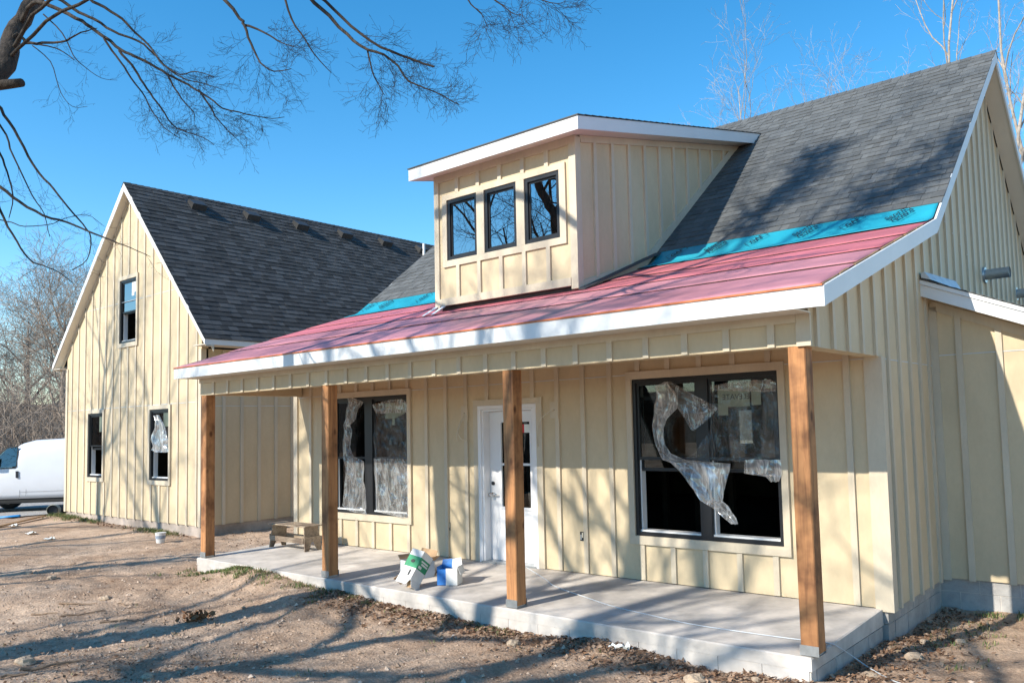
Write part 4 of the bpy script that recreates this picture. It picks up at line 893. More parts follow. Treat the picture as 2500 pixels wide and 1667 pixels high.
Rf = Matrix(((1, 0, 0), (0, 0, -1), (0, 1, 0))); Rs = Matrix(((0, 0, 1), (1, 0, 0), (0, 1, 0)))
b = MB(); b.tube([(0, -t2-.002, 0.235), (0, -t2-.004, 0.235)], 0.035, 16); o = mesh('emblem', b.v, b.f, INK, None, (0, 0, 0)); o.parent = c1; o.location = (0, 0, 0); o.scale = (1, 1, 0.7); o.location.z = 0.07
b = MB(); b.box(0.02, 0.05, -t2-.003, -t2+.001, 0.035, 0.115); o = mesh('hand_hole', b.v, b.f, INK, None, (0, 0, 0)); o.parent = c1; o.location = (0, 0, 0)
sub('print', CARD, c1, [CARD], [(sq(-0.085, 0.085, 0.262, 0.282, w2+0.003), 0), (sq(-0.06, 0.095, 0.225, 0.248, w2+0.003), 0), (sq(-0.095, -0.02, 0.17, 0.205, w2+0.003), 0)], 0.002)
# white and blue carton standing open
R2 = Matrix.Rotation(rad(28), 3, 'Z'); c2 = carton((-4.67, 0.53, 0.018), R2, None, 'open carton with torn blue and white sides')
c2.scale = (0.84, 0.84, 0.9); w2, t2, H2 = 0.15, 0.11, 0.24
sub('panel', CARD, c2, [CARD, BLUEC], [(vq(-w2, -0.02, 0, H2-.03, -t2), 1), (vq(-0.02, w2, 0, H2-.02, -t2), 0)])
sub('panel', CARD, c2, [CARD], [(sq(-t2, t2, 0, H2, w2), 0)]); sub('panel', CARD, c2, [BLUEC], [(sq(t2, -t2, 0, H2, -w2), 0)])
sub('panel', CARD, c2, [CARD, BLUEC], [(vq(w2, 0, 0, H2, t2), 0), (vq(0, -w2, 0, H2, t2), 1)]); sub('panel', KRAFT, c2, [KRAFT], [([(-w2, -t2, 0.004), (w2, -t2, 0.004), (w2, t2, 0.004), (-w2, t2, 0.004)], 0)])
sub('flap', CARD, c2, [CARD, BLUEC, KRAFT], [([(-w2, t2, H2), (0.0, t2, H2), (0, t2+.03, H2+.07), (-w2, t2+.03, H2+.06)], 1), ([(0, t2, H2), (w2, t2, H2), (w2-.02, t2+.02, H2+.09), (0, t2+.03, H2+.07)], 0), ([(w2, -t2, H2), (w2, t2, H2), (w2+.045, t2, H2-.09), (w2+.045, -t2, H2-.10)], 0), ([(-w2, -t2, H2-.03), (-w2, t2, H2), (-w2-.05, t2, H2-.08), (-w2-.05, -t2, H2-.12)], 2)])
# third carton behind them
R3 = Matrix.Rotation(rad(-12), 3, 'Z'); c3 = carton((-5.40, 0.66, 0.022), R3, None, 'low pale blue carton with raised brown flaps behind the green one')
c3.scale = (0.9, 0.9, 0.9); w2, t2, H3 = 0.22, 0.15, 0.22
sub('panel', CARD, c3, [CARD], [(vq(-w2, w2, 0, H3, -t2), 0), (sq(t2, -t2, 0, H3, -w2), 0)]); sub('panel', CARD, c3, [PALEB], [(sq(-t2, t2, 0, H3, w2), 0)]); sub('panel', CARD, c3, [CARD], [(vq(w2, -w2, 0, H3, t2), 0)])
sub('flap', KRAFT, c3, [KRAFT], [([(-w2, t2, H3), (w2, t2, H3), (w2, t2+.05, H3+.13), (-w2, t2+.05, H3+.13)], 0), ([(w2, -t2, H3), (w2, t2, H3), (w2+.14, t2, H3+.08), (w2+.14, -t2, H3+.06)], 0), ([(-w2, -t2, H3), (-w2, t2, H3), (-w2-.06, t2, H3+.06), (-w2-.06, -t2, H3+.06)], 0)])

# --- extension cord
CORDM = mat('pale_blue_cord', (0.50, 0.53, 0.56), 0.1, 20, rough=0.5)
cp = [(-4.47, 1.672, 0.06), (-3.813, 1.266, 0.046), (-3.425, 1.0, 0.038), (-2.753, 0.732, 0.03), (-2.324, 0.571, 0.026), (-1.783, 0.464, 0.022), (-1.278, 0.378, 0.020), (-0.693, 0.381, 0.020), (-0.285, 0.404, 0.020), (-0.03, 0.42, 0.024), (0.03, 0.50, -0.02), (0.06, 0.70, -0.13)]
for x, y in ((0.204, 0.709), (0.441, 0.512), (0.611, 0.384), (0.845, 0.276), (1.2, 0.0)): cp.append((x, y, gh(x, y)+0.014))
tag(wire(cp, 0.0055, CORDM, None, 'extension_cord', 6), 'pale cord trailing from the door across the slab into the yard', 'cord')

# ================================================================ SMALL THINGS IN THE YARD
STONE = mat('field_stone', (0.42, 0.32, 0.23), 0.3, 18, rough=0.95, bump=0.8, bscale=60, dist=0.01)
def rock(name, x, y, r, seed, m, label, cat, flat=0.6, sink=0.25):
    g = random.Random(seed); vs = []; n_, k = 7, 10
    for j in range(n_+1):
        th = math.pi*j/n_
        for i in range(k):
            ph = 2*math.pi*i/k; d = Vector((math.sin(th)*math.cos(ph), math.sin(th)*math.sin(ph), math.cos(th)))
            q = r*(1+0.38*noise.noise(d*1.7+Vector((seed*3.1, 0, 0)))+0.12*noise.noise(d*4.5+Vector((0, seed, 0))))
            vs.append((x+d.x*q*1.15, y+d.y*q, gh(x, y)+r*flat*(1-2*sink)*0.6+d.z*q*flat))
    fs = [(j*k+i, j*k+(i+1) % k, (j+1)*k+(i+1) % k, (j+1)*k+i) for j in range(n_) for i in range(k)]
    o = mesh(name, vs, fs, m, None); return tag(o, label, cat)
for i, (x, y, r, lab) in enumerate([
        (0.414, 1.224, 0.075, 'tan stone lying in the post shadow beside the slab end'), (0.262, 0.546, 0.055, 'pale stone half under the cord beside the slab corner'),
        (0.60, 2.06, 0.05, 'rounded stone right of the leaf heap near the block wall'), (0.30, 1.93, 0.045, 'small stone in the leaf heap below the gable siding'),
        (-0.823, -0.40, 0.085, 'large flat orange stone at the foot of the slab front'), (-0.42, -0.13, 0.04, 'small stone close to the slab front corner'),
        (-2.75, -0.46, 0.06, 'brown stone below the slab near the third post'), (-6.10, -3.42, 0.085, 'grey rock in the foreground at the lower left'),
        (-11.15, -1.46, 0.07, 'dark clod far out in the dirt, the nearer of two'), (-11.99, -1.49, 0.06, 'dark clod far out in the dirt, the farther of two'),
        (-8.70, -1.69, 0.07, 'clod in the middle of the shaded dirt'), (-4.74, -2.94, 0.05, 'small pale stone at the lower middle edge')]):
    rock('stone', x, y, r, 31+i*3, STONE, lab, 'stone')
DEAD = mat('dead_leaf', (0.22, 0.105, 0.05), 0.4, 6, rough=0.9)
b = MB(); g = random.Random(8)
for k in range(70):
    c = Vector((-6.54+g.gauss(0, .06), -1.60+g.gauss(0, .07), gh(-6.54, -1.6)+abs(g.gauss(0, .05)))); u_ = Vector((g.gauss(0, 1), g.gauss(0, 1), g.gauss(0, 1))).normalized()*0.05; v_ = Vector((g.gauss(0, 1), g.gauss(0, 1), g.gauss(0, 1))).normalized()*0.028
    b.face([c-u_, c-v_, c+u_, c+v_])
tag(b.build('leaf_clump', DEAD), 'dark reddish clump of dead leaves lying in the dirt', 'leaf clump')
STICK = mat('dry_stick', (0.23, 0.16, 0.11), 0.3, 20, rough=0.95)
for i, (a, c, r, lab) in enumerate([
        ((-8.80, -2.2), (-8.40, -1.92), 0.014, 'pale stick lying beyond the long shadows'), ((-8.12, -2.42), (-7.88, -2.03), 0.013, 'dark straight stick in the middle of the dirt'),
        ((-8.25, -1.74), (-7.95, -1.63), 0.010, 'short bark strip nearest the leafy slab corner'), ((-7.33, -2.30), (-7.10, -1.95), 0.011, 'thin stick with chips beside it'),
        ((-5.80, -3.55), (-5.68, -3.13), 0.016, 'thick stick at the lower left beside the grey rock'), ((-5.70, -3.80), (-5.60, -3.55), 0.014, 'stick running out at the lower left corner'),
        ((-8.56, -2.58), (-8.28, -2.39), 0.012, 'crooked stick in the shaded dirt'), ((-5.1, -2.37), (-4.83, -2.32), 0.010, 'pale splinter in the foreground leaf litter')]):
    g = random.Random(i); pts = []
    for k in range(6):
        t = k/5; x = a[0]+(c[0]-a[0])*t+g.uniform(-.012, .012); y = a[1]+(c[1]-a[1])*t+g.uniform(-.012, .012); pts.append((x, y, gh(x, y)+r*0.8+g.uniform(0, .012)))
    b = MB(); b.tube(pts, [r*(1-0.5*k/5) for k in range(6)], 6); tag(b.build('stick', STICK), lab, 'stick', 'sticks in the dirt')
# white cup near the wing
b = MB(); x, y = -13.73, 1.33; z = gh(x, y)
b.tube([(x, y, z), (x, y, z+0.02), (x, y, z+0.2), (x, y, z+0.205)], [0.07, 0.075, 0.10, 0.103], 16, 0); b.tube([(x, y, z+0.09), (x, y, z+0.15)], [0.0885, 0.0945], 16, 1, False)
cup = b.build('paint_pail', CARD, None, mats=[CARD, mat('grey_print', (0.25, 0.3, 0.38), 0.3, 40)]); tag(cup, 'small white printed pail in front of the left wing', 'pail')
g = random.Random(5)
for i, (x, y, lab, cat) in enumerate([(-16.09, 0.19, 'crumpled clear wrapper in the dirt before the left wing', 'wrapper'), (-19.42, 0.58, 'white scrap of paper beside the blue pipe', 'paper'), (-17.6, 0.35, 'pale torn sheet lying on the chalky dirt', 'paper'), (-1.75, -0.12, 'small white scrap at the foot of the slab', 'paper')]):
    vs = []
    for j in range(6):
        for k in range(6): vs.append((x+(k-2.5)*0.05*(1.1 if i in (1, 2) else 0.9)+0.02*noise.noise((k*3.1, j*2.7, i)), y+(j-2.5)*0.04*(0.9 if i < 3 else .5), gh(x, y)+0.012+0.09*abs(noise.noise((k*.9, j*.9, i*5)))))
    tag(mesh('paper_scrap', vs, [(j*6+k, j*6+k+1, (j+1)*6+k+1, (j+1)*6+k) for j in range(5) for k in range(5)], PAPER), lab, cat)
CYAN = mat('blue_pipe', (0.02, 0.25, 0.62), 0.1, 9, rough=0.4)
b = MB(); b.tube([(-23.2, 0.85, gh(-23.2, .85)+0.035), (-22.4, 1.12, gh(-22.4, 1.12)+0.03), (-21.6, 1.41, gh(-21.6, 1.41)+0.03)], 0.032, 10); tag(b.build('blue_pipe', CYAN, smooth=True), 'bright blue pipe lying on the dirt by the driveway', 'pipe')
bar('plank', (-19.6, 0.2, gh(-19.6, .2)+0.03), (-20.3, 1.5, gh(-20.3, 1.5)+0.06), 0.16, 0.03, OSB, None, (1, 0, 0))
pl = [o for o in C.objects if o.name.startswith('plank')][-1]; tag(pl, 'dark plank lying on the chalky dirt near the wing', 'plank')
# corrugated drain pipe at the corner of the wing
b = MB(); pts = []; rs = []
a0 = Vector((-21.25, 2.05, gh(-21.2, 2.0)+0.12)); a1 = Vector((-23.4, 3.4, gh(-23.4, 3.4)+0.12))
for k in range(70): pts.append(a0+(a1-a0)*k/69); rs.append(0.125+(0.01 if k % 2 else -0.007))
b.tube(pts, rs, 16, 0, False); b.tube([a0, a0+(a1-a0)*0.08], [0.108, 0.108], 16, 1, True)
DRAIN = mat('drain_pipe', (0.06, 0.065, 0.06), 0.2, 9, rough=0.6); DRAINE = mat('drain_pipe_mouth', (0.40, 0.39, 0.31), 0.2, 9, rough=0.7)
dp = b.build('drain_pipe', DRAIN, None, mats=[DRAIN, INK]); tag(dp, 'black corrugated drain pipe at the far corner of the left wing', 'drain pipe')
b = MB(); b.tube([a0-(a1-a0)*0.02, a0, a0+(a1-a0)*0.07, a0+(a1-a0)*0.075], [0.13, 0.146, 0.146, 0.125], 16, 0, False); b.build('collar', DRAINE, dp)

# ================================================================ VAN
r_ = Vector((-0.95, 0.30, 0)).normalized(); p_ = Vector((0.30, 0.95, 0)).normalized()
back = (p_*0.906-r_*0.423).normalized(); f_ = -back; l_ = Vector((-f_.y, f_.x, 0)); l_ = l_ if l_.dot(-r_) > 0 else -l_
gz = -0.36; vc = Vector((-25.76, 2.71, 0)) - f_*0.70 - l_*1.0; vc.z = gz
van = empty('van', vc, 'white cargo van parked on gravel beyond the left wing', 'van')
VW = mat('van_paint', (0.64, 0.65, 0.69), 0.02, 2, rough=0.22, spec=0.6); RUB = mat('tyre_rubber', (0.02, 0.02, 0.02), 0.1, 9, rough=0.8); DGL = glass('van_glass', 0.12, (0.45, 0.6, 0.6))
def vp(x, y, z): return vc + f_*x + l_*y + Vector((0, 0, z))
secs = [(2.75, 0.95, 0.80), (2.55, 1.10, 0.93), (1.85, 1.22, 0.98), (1.55, 1.36, 0.99), (0.80, 2.08, 1.0), (0.45, 2.17, 1.0), (-0.6, 2.21, 1.0), (-2.6, 2.22, 1.0), (-2.78, 2.12, 0.98)]
b = MB(); prof = [(0.93, 0.42), (0.985, 0.55), (1.0, 0.85), (1.0, 1.15)]
K = 0
for x, h, ws_ in secs:
    sec = [(y*ws_, min(z, h*0.8)) for y, z in prof]
    if h > 1.6: sec += [(0.965*ws_, 1.55), (0.90*ws_, h-0.22), (0.80*ws_, h-0.06), (0.55*ws_, h)]
    else: sec += [(0.98*ws_, h*0.86), (0.92*ws_, h*0.93), (0.80*ws_, h*0.98), (0.5*ws_, h)]
    full = sec + [(-y, z) for y, z in reversed(sec)]; K = len(full)
    b.v += [tuple(vp(x, y, z)) for y, z in full]
for i in range(len(secs)-1):
    for j in range(K): b.f.append((i*K+j, i*K+(j+1) % K, (i+1)*K+(j+1) % K, (i+1)*K+j)); b.mi.append(0)
b.f.append(tuple(range(K))); b.f.append(tuple((len(secs)-1)*K+j for j in range(K-1, -1, -1))); b.mi += [0, 0]
b.build('body', VW, van, smooth=True).data.polygons.foreach_set('use_smooth', [True]*len(b.f))
def side(z):
    return 1.0+0.004 if z <= 1.15 else 1.004-(z-1.15)*0.0875 if z <= 1.55 else 0.969-(z-1.55)*0.155
def sideface(b, pts, off=0.0, mi=0): b.face([vp(x, side(z)+off, z) for x, z in pts], mi)
b = MB(); sideface(b, [(0.84, 1.33), (1.62, 1.33), (1.60, 1.40), (1.24, 1.85), (1.10, 1.97), (0.84, 2.0), (0.79, 1.95), (0.79, 1.38)], 0.006); b.build('window', INK, van)
b = MB(); sideface(b, [(0.86, 1.36), (1.57, 1.36), (1.22, 1.82), (1.09, 1.94), (0.85, 1.97), (0.82, 1.93), (0.82, 1.40)], 0.010); b.build('window_glass', DGL, van)
dd = MB()
for x0, x1, z0, z1 in ((0.695, 0.705, 0.46, 2.03), (0.70, 1.9, 0.44, 0.455), (0.52, 0.527, 0.5, 2.05)): sideface(dd, [(x0, z0), (x1, z0), (x1, z1), (x0, z1)], 0.003)
for z in (0.62,): sideface(dd, [(-2.6, z), (0.69, z), (0.69, z+0.008), (-2.6, z+0.008)], 0.003)
dd.build('door_seam', mat('van_seam', (0.12, 0.12, 0.13), 0.05, 4), van)
b = MB(); b.prism([vp(0.74, side(1.1), 1.05), vp(0.80, side(1.1), 1.05), vp(0.81, side(1.2), 1.25), vp(0.75, side(1.2), 1.25)], l_*0.03); b.build('door_handle', INK, van)
b = MB(); b.prism([vp(1.32, 1.0, 1.43), vp(1.55, 1.0, 1.43), vp(1.55, 0.99, 1.66), vp(1.32, 0.99, 1.66)], l_*0.16); b.build('side_mirror', INK, van)
b = MB()
ring_pts = [vp(1.28+0.12*math.cos(t)*0.5, 0.55+0.17*math.cos(t), 1.52+0.17*math.sin(t)) for t in np.linspace(0, 2*math.pi, 15)]
b.tube(ring_pts, 0.018, 6); b.build('steering_wheel', INK, van)
b = MB(); b.box(-2.6, 1.9, -0.9, 0.9, 0.28, 0.44); v8 = [vp(*q) for q in b.v]; mesh('underbody', v8, b.f, RUB, van)
b = MB(); t_ = np.linspace(0, 2*math.pi, 13)[:-1]; b.face([vp(-1.0+0.09*math.cos(a), 1.0055, 0.98+0.09*math.sin(a)) for a in t_]); b.build('fuel_door', mat('fuel_door', (0.70, 0.71, 0.74), 0.02, 4, rough=0.3), van)
RIM = mat('steel_rim', (0.3, 0.3, 0.3), 0.1, 9, rough=0.5)
for x in (1.80, -1.75):
    for y in (0.66, -0.90):
        b = MB(); b.tube([vp(x, y, 0.36), vp(x, y+0.04, 0.36), vp(x, y+0.2, 0.36), vp(x, y+0.24, 0.36)], [0.33, 0.365, 0.365, 0.33], 24); wl = b.build('wheel', RUB, van)
        b = MB(); b.tube([vp(x, y+0.235, 0.36), vp(x, y+0.25, 0.36)], 0.21, 16); b.build('rim', RIM, wl)

# ================================================================ TREES
def grow(mb, P, rs, lvl, g, o):
    """children along a limb; o: options"""
    if lvl >= o['levels']: return
    n_ = o['kids'][lvl]; Ls = [0]
    for a, c in zip(P, P[1:]): Ls.append(Ls[-1]+(c-a).length)
    L = Ls[-1]
    for q in range(n_):
        t = o['t0'][lvl]+(1-o['t0'][lvl])*((q+g.uniform(0.1, 0.9))/n_)
        s_ = t*L; i = 0
        while i < len(Ls)-2 and Ls[i+1] < s_: i += 1
        k = (s_-Ls[i])/max(1e-6, Ls[i+1]-Ls[i]); p = P[i].lerp(P[i+1], k); r = rs[i]+(rs[i+1]-rs[i])*k
        d = (P[i+1]-P[i]).normalized()
        ax = d.cross(Vector((g.gauss(0, 1), g.gauss(0, 1), g.gauss(0, 1))))
        if ax.length < 1e-3: continue
        ang = rad(g.uniform(*o['ang'][lvl])); dd_ = (Matrix.Rotation(ang, 3, ax.normalized()) @ d)
        ln = o['len'][lvl]*g.uniform(0.6, 1.15)*(1-0.45*t if lvl < 2 else 1)
        if lvl == 0: ln = min(ln, L*0.9)
        r0 = min(r*0.7, max(o['rmin'], ln*o['rk'][lvl]))
        limb(mb, p, dd_, ln, r0, lvl+1, g, o)
def limb(mb, p, d, ln, r0, lvl, g, o):
    n_ = o['seg'][lvl]; st = ln/n_; P = [p.copy()]; rs = [r0]; d = d.normalized()
    for k in range(n_):
        d = (d+Vector((g.gauss(0, 1), g.gauss(0, 1), g.gauss(0, 1)))*o['wob'][lvl]+Vector((0, 0, o['up'][lvl]))).normalized()
        p = p+d*st; P.append(p.copy()); rs.append(max(o['rmin']*0.7, r0*(1-0.75*(k+1)/n_)))
    (mb[0] if r0 > o['thick'] else mb[1]).tube(P, rs, o['sides'][lvl], 0, False)
    grow(mb, P, rs, lvl, g, o)
OPT = dict(levels=4, kids=(12, 7, 6, 4), t0=(0.28, 0.2, 0.15, 0.1), ang=((30, 62), (25, 60), (25, 60), (25, 65)), len=(5.2, 2.3, 1.1, 0.5), rk=(0.018, 0.011, 0.008, 0.007),
           rmin=0.004, seg=(10, 8, 6, 4, 3), wob=(0.05, 0.13, 0.16, 0.18, 0.2), up=(0.02, 0.05, 0.03, 0.02, 0.02), sides=(10, 6, 4, 3, 3), thick=0.03)
def tree(name, base, h, r0, seed, label, lean=(0, 0), opt=None, bark=BARK, twig=TWIG, group=None):
    o = dict(OPT); o.update(opt or {}); g = random.Random(seed)
    t = empty(name, base, label, 'tree', group)
    P = [Vector(base)-Vector((0, 0, 0.3))]; rs = [r0*1.25]; d = Vector((lean[0], lean[1], 1)).normalized(); p = Vector(base); n_ = 12
    for k in range(n_):
        P.append(p.copy()); rs.append(max(0.012, r0*(1-k/n_)**0.85)); d = (d+Vector((g.gauss(0, 1), g.gauss(0, 1), 0))*0.05+Vector((0, 0, 0.03))).normalized(); p = p+d*(h/n_)
    tm = MB(); cm = MB(); tm.tube(P, rs, 12, 0, True)
    bm2 = MB(); grow((bm2, cm), P, rs, 0, g, o)
    for v_, f in ((bm2, tm),):
        k = len(f.v); f.v += v_.v; f.f += [tuple(k+i for i in q) for q in v_.f]; f.mi += v_.mi
    tm.build('trunk', bark, t, Vector(base), smooth=True)
    cm.build('crown', twig, t, Vector(base))
    return t
LIMB={
'A':[(-7.23,-3.0,6.66,0.022),(-6.98,-2.91,6.52,0.0206),(-6.71,-2.82,6.35,0.0192),(-6.49,-2.75,6.19,0.0179),(-6.22,-2.67,5.97,0.0162),(-6.0,-2.61,5.83,0.015),(-5.74,-2.53,5.68,0.0134),(-5.5,-2.46,5.52,0.012),(-5.3,-2.4,5.4,0.0108),(-5.12,-2.35,5.28,0.0097),(-4.95,-2.31,5.17,0.0087),(-4.78,-2.27,5.03,0.0075),(-4.62,-2.22,4.97,0.0066),(-4.46,-2.18,4.91,0.0056),(-4.18,-2.1,4.82,0.0039),(-4.02,-2.07,4.8,0.003)],
'B':[(-6.7,-3.07,6.51,0.018),(-6.44,-2.95,6.31,0.0159),(-6.26,-2.87,6.2,0.0146),(-6.05,-2.77,6.04,0.0129),(-5.84,-2.68,5.93,0.0114),(-5.7,-2.61,5.84,0.0102),(-5.54,-2.55,5.68,0.0088),(-5.39,-2.49,5.52,0.0074),(-5.22,-2.41,5.4,0.006),(-5.03,-2.33,5.33,0.0045),(-4.83,-2.24,5.24,0.003)],
'C':[(-6.01,-3.01,6.27,0.016),(-5.82,-2.94,6.14,0.0145),(-5.6,-2.86,5.98,0.0127),(-5.48,-2.82,5.84,0.0115),(-5.33,-2.77,5.71,0.0102),(-5.2,-2.73,5.56,0.0089),(-5.08,-2.7,5.41,0.0076),(-4.89,-2.63,5.28,0.0059),(-4.71,-2.56,5.28,0.0046),(-4.51,-2.49,5.19,0.003)],
'D':[(-6.29,-2.76,6.05,0.012),(-6.16,-2.73,5.88,0.0109),(-5.97,-2.68,5.66,0.0094),(-5.82,-2.64,5.46,0.0081),(-5.67,-2.6,5.28,0.0069),(-5.54,-2.58,5.1,0.0057),(-5.38,-2.54,4.91,0.0043),(-5.18,-2.48,4.77,0.003)],
'E':[(-6.06,-2.7,5.86,0.014),(-5.87,-2.65,5.66,0.0125),(-5.73,-2.62,5.48,0.0111),(-5.58,-2.59,5.3,0.0097),(-5.43,-2.56,5.13,0.0084),(-5.26,-2.52,4.92,0.0067),(-5.09,-2.47,4.82,0.0055),(-4.87,-2.4,4.72,0.004),(-4.74,-2.37,4.63,0.003)],
'F':[(-5.43,-2.48,5.46,0.01),(-5.31,-2.47,5.31,0.0082),(-5.18,-2.46,5.16,0.0063),(-5.03,-2.43,5.02,0.0044),(-4.97,-2.44,4.9,0.003)],
'F2':[(-5.06,-2.36,5.26,0.011),(-4.92,-2.33,5.09,0.0086),(-4.77,-2.3,4.89,0.006),(-4.58,-2.25,4.7,0.003)],
'G':[(-7.55,-3.08,6.28,0.018),(-7.25,-3.01,6.21,0.0148),(-6.93,-2.94,6.14,0.0114),(-6.75,-2.91,6.13,0.0094),(-6.55,-2.88,6.15,0.0071),(-6.28,-2.83,6.12,0.004)],
'H':[(-7.37,-3.06,6.22,0.009),(-7.05,-2.94,6.11,0.0063),(-6.81,-2.85,5.94,0.004)],
'I':[(-7.15,-3.04,6.49,0.008),(-6.85,-2.95,6.21,0.0064),(-6.66,-2.91,5.92,0.0051),(-6.46,-2.86,5.74,0.004),(-6.25,-2.79,5.59,0.0029),(-6.04,-2.72,5.53,0.002)],
'I2':[(-7.26,-3.1,6.15,0.006),(-6.97,-3.02,5.91,0.0049),(-6.79,-3.01,5.62,0.0039),(-6.67,-3.0,5.45,0.0033),(-6.5,-2.96,5.3,0.0026),(-6.3,-2.9,5.27,0.002)],
'J':[(-4.23,-2.59,5.86,0.018),(-4.01,-2.52,5.58,0.014),(-3.95,-2.51,5.49,0.0127),(-3.86,-2.5,5.3,0.0103),(-3.73,-2.48,5.09,0.0073),(-3.59,-2.44,4.99,0.0053),(-3.42,-2.38,4.98,0.003)],
'J2':[(-3.99,-2.49,5.52,0.012),(-3.75,-2.44,5.39,0.0085),(-3.52,-2.4,5.23,0.0049),(-3.39,-2.37,5.17,0.003)],
'K':[(-3.61,-2.34,5.74,0.011),(-3.52,-2.31,5.48,0.0087),(-3.4,-2.26,5.28,0.0067),(-3.31,-2.23,5.13,0.0052),(-3.16,-2.16,4.94,0.003)],
'L':[(-3.29,-2.33,5.63,0.018),(-2.95,-2.22,5.25,0.0142),(-2.77,-2.16,5.06,0.0122),(-2.56,-2.08,4.94,0.0102),(-2.42,-2.04,4.81,0.0086),(-2.32,-2.02,4.67,0.0073),(-2.11,-1.95,4.55,0.0053),(-1.89,-1.88,4.4,0.003)],
'L2':[(-3.19,-2.25,5.59,0.014),(-2.99,-2.17,5.37,0.0127),(-2.73,-2.08,5.11,0.0111),(-2.44,-1.98,4.93,0.0095),(-2.17,-1.88,4.79,0.008)],
'L3':[(-2.74,-2.1,5.03,0.008),(-2.66,-2.12,4.82,0.0059),(-2.56,-2.12,4.66,0.0041),(-2.5,-2.12,4.57,0.003)],
'M':[(-1.96,-1.76,5.43,0.008),(-1.88,-1.74,5.27,0.0056),(-1.8,-1.71,5.18,0.0038),(-1.75,-1.69,5.06,0.002)],
'M2':[(-1.85,-1.68,5.41,0.009),(-1.67,-1.64,5.25,0.0058),(-1.55,-1.62,5.13,0.0035),(-1.46,-1.59,5.09,0.002)],
'M3':[(-1.67,-1.53,5.41,0.008),(-1.47,-1.47,5.29,0.0055),(-1.26,-1.4,5.19,0.0029),(-1.19,-1.38,5.2,0.002)],
'N':[(-7.57,-3.42,5.6,0.017),(-7.4,-3.35,5.41,0.0158),(-7.23,-3.27,5.17,0.0144),(-7.03,-3.19,4.84,0.0125),(-6.88,-3.13,4.63,0.0113),(-6.71,-3.05,4.45,0.01),(-6.55,-2.98,4.25,0.0087),(-6.37,-2.9,4.05,0.0073),(-6.27,-2.86,3.9,0.0064),(-6.24,-2.9,3.67,0.0051),(-6.32,-3.01,3.55,0.004)],
'O':[(-7.59,-3.41,5.2,0.014),(-7.43,-3.33,4.94,0.0113),(-7.34,-3.29,4.72,0.0091),(-7.24,-3.26,4.45,0.0064),(-7.24,-3.29,4.2,0.004)],
'PP':[(-7.54,-3.45,4.72,0.019),(-7.29,-3.36,4.53,0.017),(-7.02,-3.26,4.33,0.015),(-6.71,-3.15,4.16,0.0127),(-6.43,-3.04,4.06,0.0107),(-6.16,-2.94,3.94,0.0088),(-5.83,-2.82,3.8,0.0064),(-5.62,-2.75,3.71,0.0048),(-5.39,-2.66,3.6,0.003)],
'Q':[(-7.46,-3.37,4.51,0.015),(-7.26,-3.33,4.2,0.0123),(-7.05,-3.27,3.92,0.0098),(-6.88,-3.22,3.72,0.0079),(-6.69,-3.14,3.63,0.0063),(-6.5,-3.07,3.55,0.0048),(-6.31,-3.0,3.42,0.003)],
'R':[(-7.57,-3.42,5.48,0.012),(-7.32,-3.31,5.11,0.0098),(-7.21,-3.27,4.86,0.0084),(-6.94,-3.17,4.4,0.0058),(-6.8,-3.11,4.2,0.0045),(-6.69,-3.09,3.94,0.003)],
'S':[(-7.31,-3.35,4.18,0.006),(-7.17,-3.29,4.14,0.0056),(-7.01,-3.22,4.08,0.0051),(-6.69,-3.09,4.07,0.0041),(-6.55,-3.04,4.1,0.0037),(-6.26,-2.92,4.13,0.0027),(-6.05,-2.84,4.0,0.002)],
'stub':[(-7.5,-3.38,5.68,0.058),(-7.32,-3.3,5.67,0.0514),(-7.15,-3.23,5.66,0.045)],
'trunk':[(-6.95,-6.6,-0.3,0.24),(-7.12,-5.95,1.0,0.2),(-7.38,-5.05,2.8,0.18),(-7.58,-4.25,4.4,0.135),(-7.472,-3.363,5.767,0.1),(-7.707,-3.157,6.381,0.09),(-7.811,-2.906,6.943,0.08),(-7.945,-2.682,7.538,0.07),(-8.044,-2.389,8.392,0.07),(-8.241,-2.141,9.592,0.05)],
}

# near tree whose limbs reach into the top of the picture
near = empty('bare_tree', (-6.95, -6.6, -0.2), 'bare tree with a thick leaning trunk at the upper left edge', 'tree', 'bare trees in the front yard')
tm = MB(); cm = MB(); g = random.Random(77)
V = {k: ([Vector(p[:3]) for p in v], [p[3] for p in v]) for k, v in LIMB.items()}
X1 = [Vector((-6.88, -2.81, 7.68)), Vector((-6.1, -3.2, 8.0)), Vector((-5.2, -3.5, 8.0)), Vector((-4.2, -3.3, 7.2)), Vector((-3.3, -3.0, 6.6)), Vector((-2.2, -3.2, 6.7)), Vector((-1.2, -3.4, 6.6))]
V['U1'] = ([Vector(q) for q in ((-4.2, -3.3, 7.2), (-4.15, -3.7, 8.4), (-4.0, -4.0, 9.6), (-3.75, -4.0, 10.6), (-3.9, -4.1, 11.6))], [0.04, 0.034, 0.026, 0.018, 0.008])
V['U2'] = ([Vector(q) for q in ((-3.3, -3.0, 6.6), (-2.7, -3.5, 8.2), (-2.2, -4.0, 9.5), (-1.95, -4.0, 10.5), (-1.6, -4.0, 11.3))], [0.035, 0.03, 0.024, 0.016, 0.008])
V['X1'] = (X1, [0.07, 0.06, 0.055, 0.045, 0.035, 0.025, 0.015])
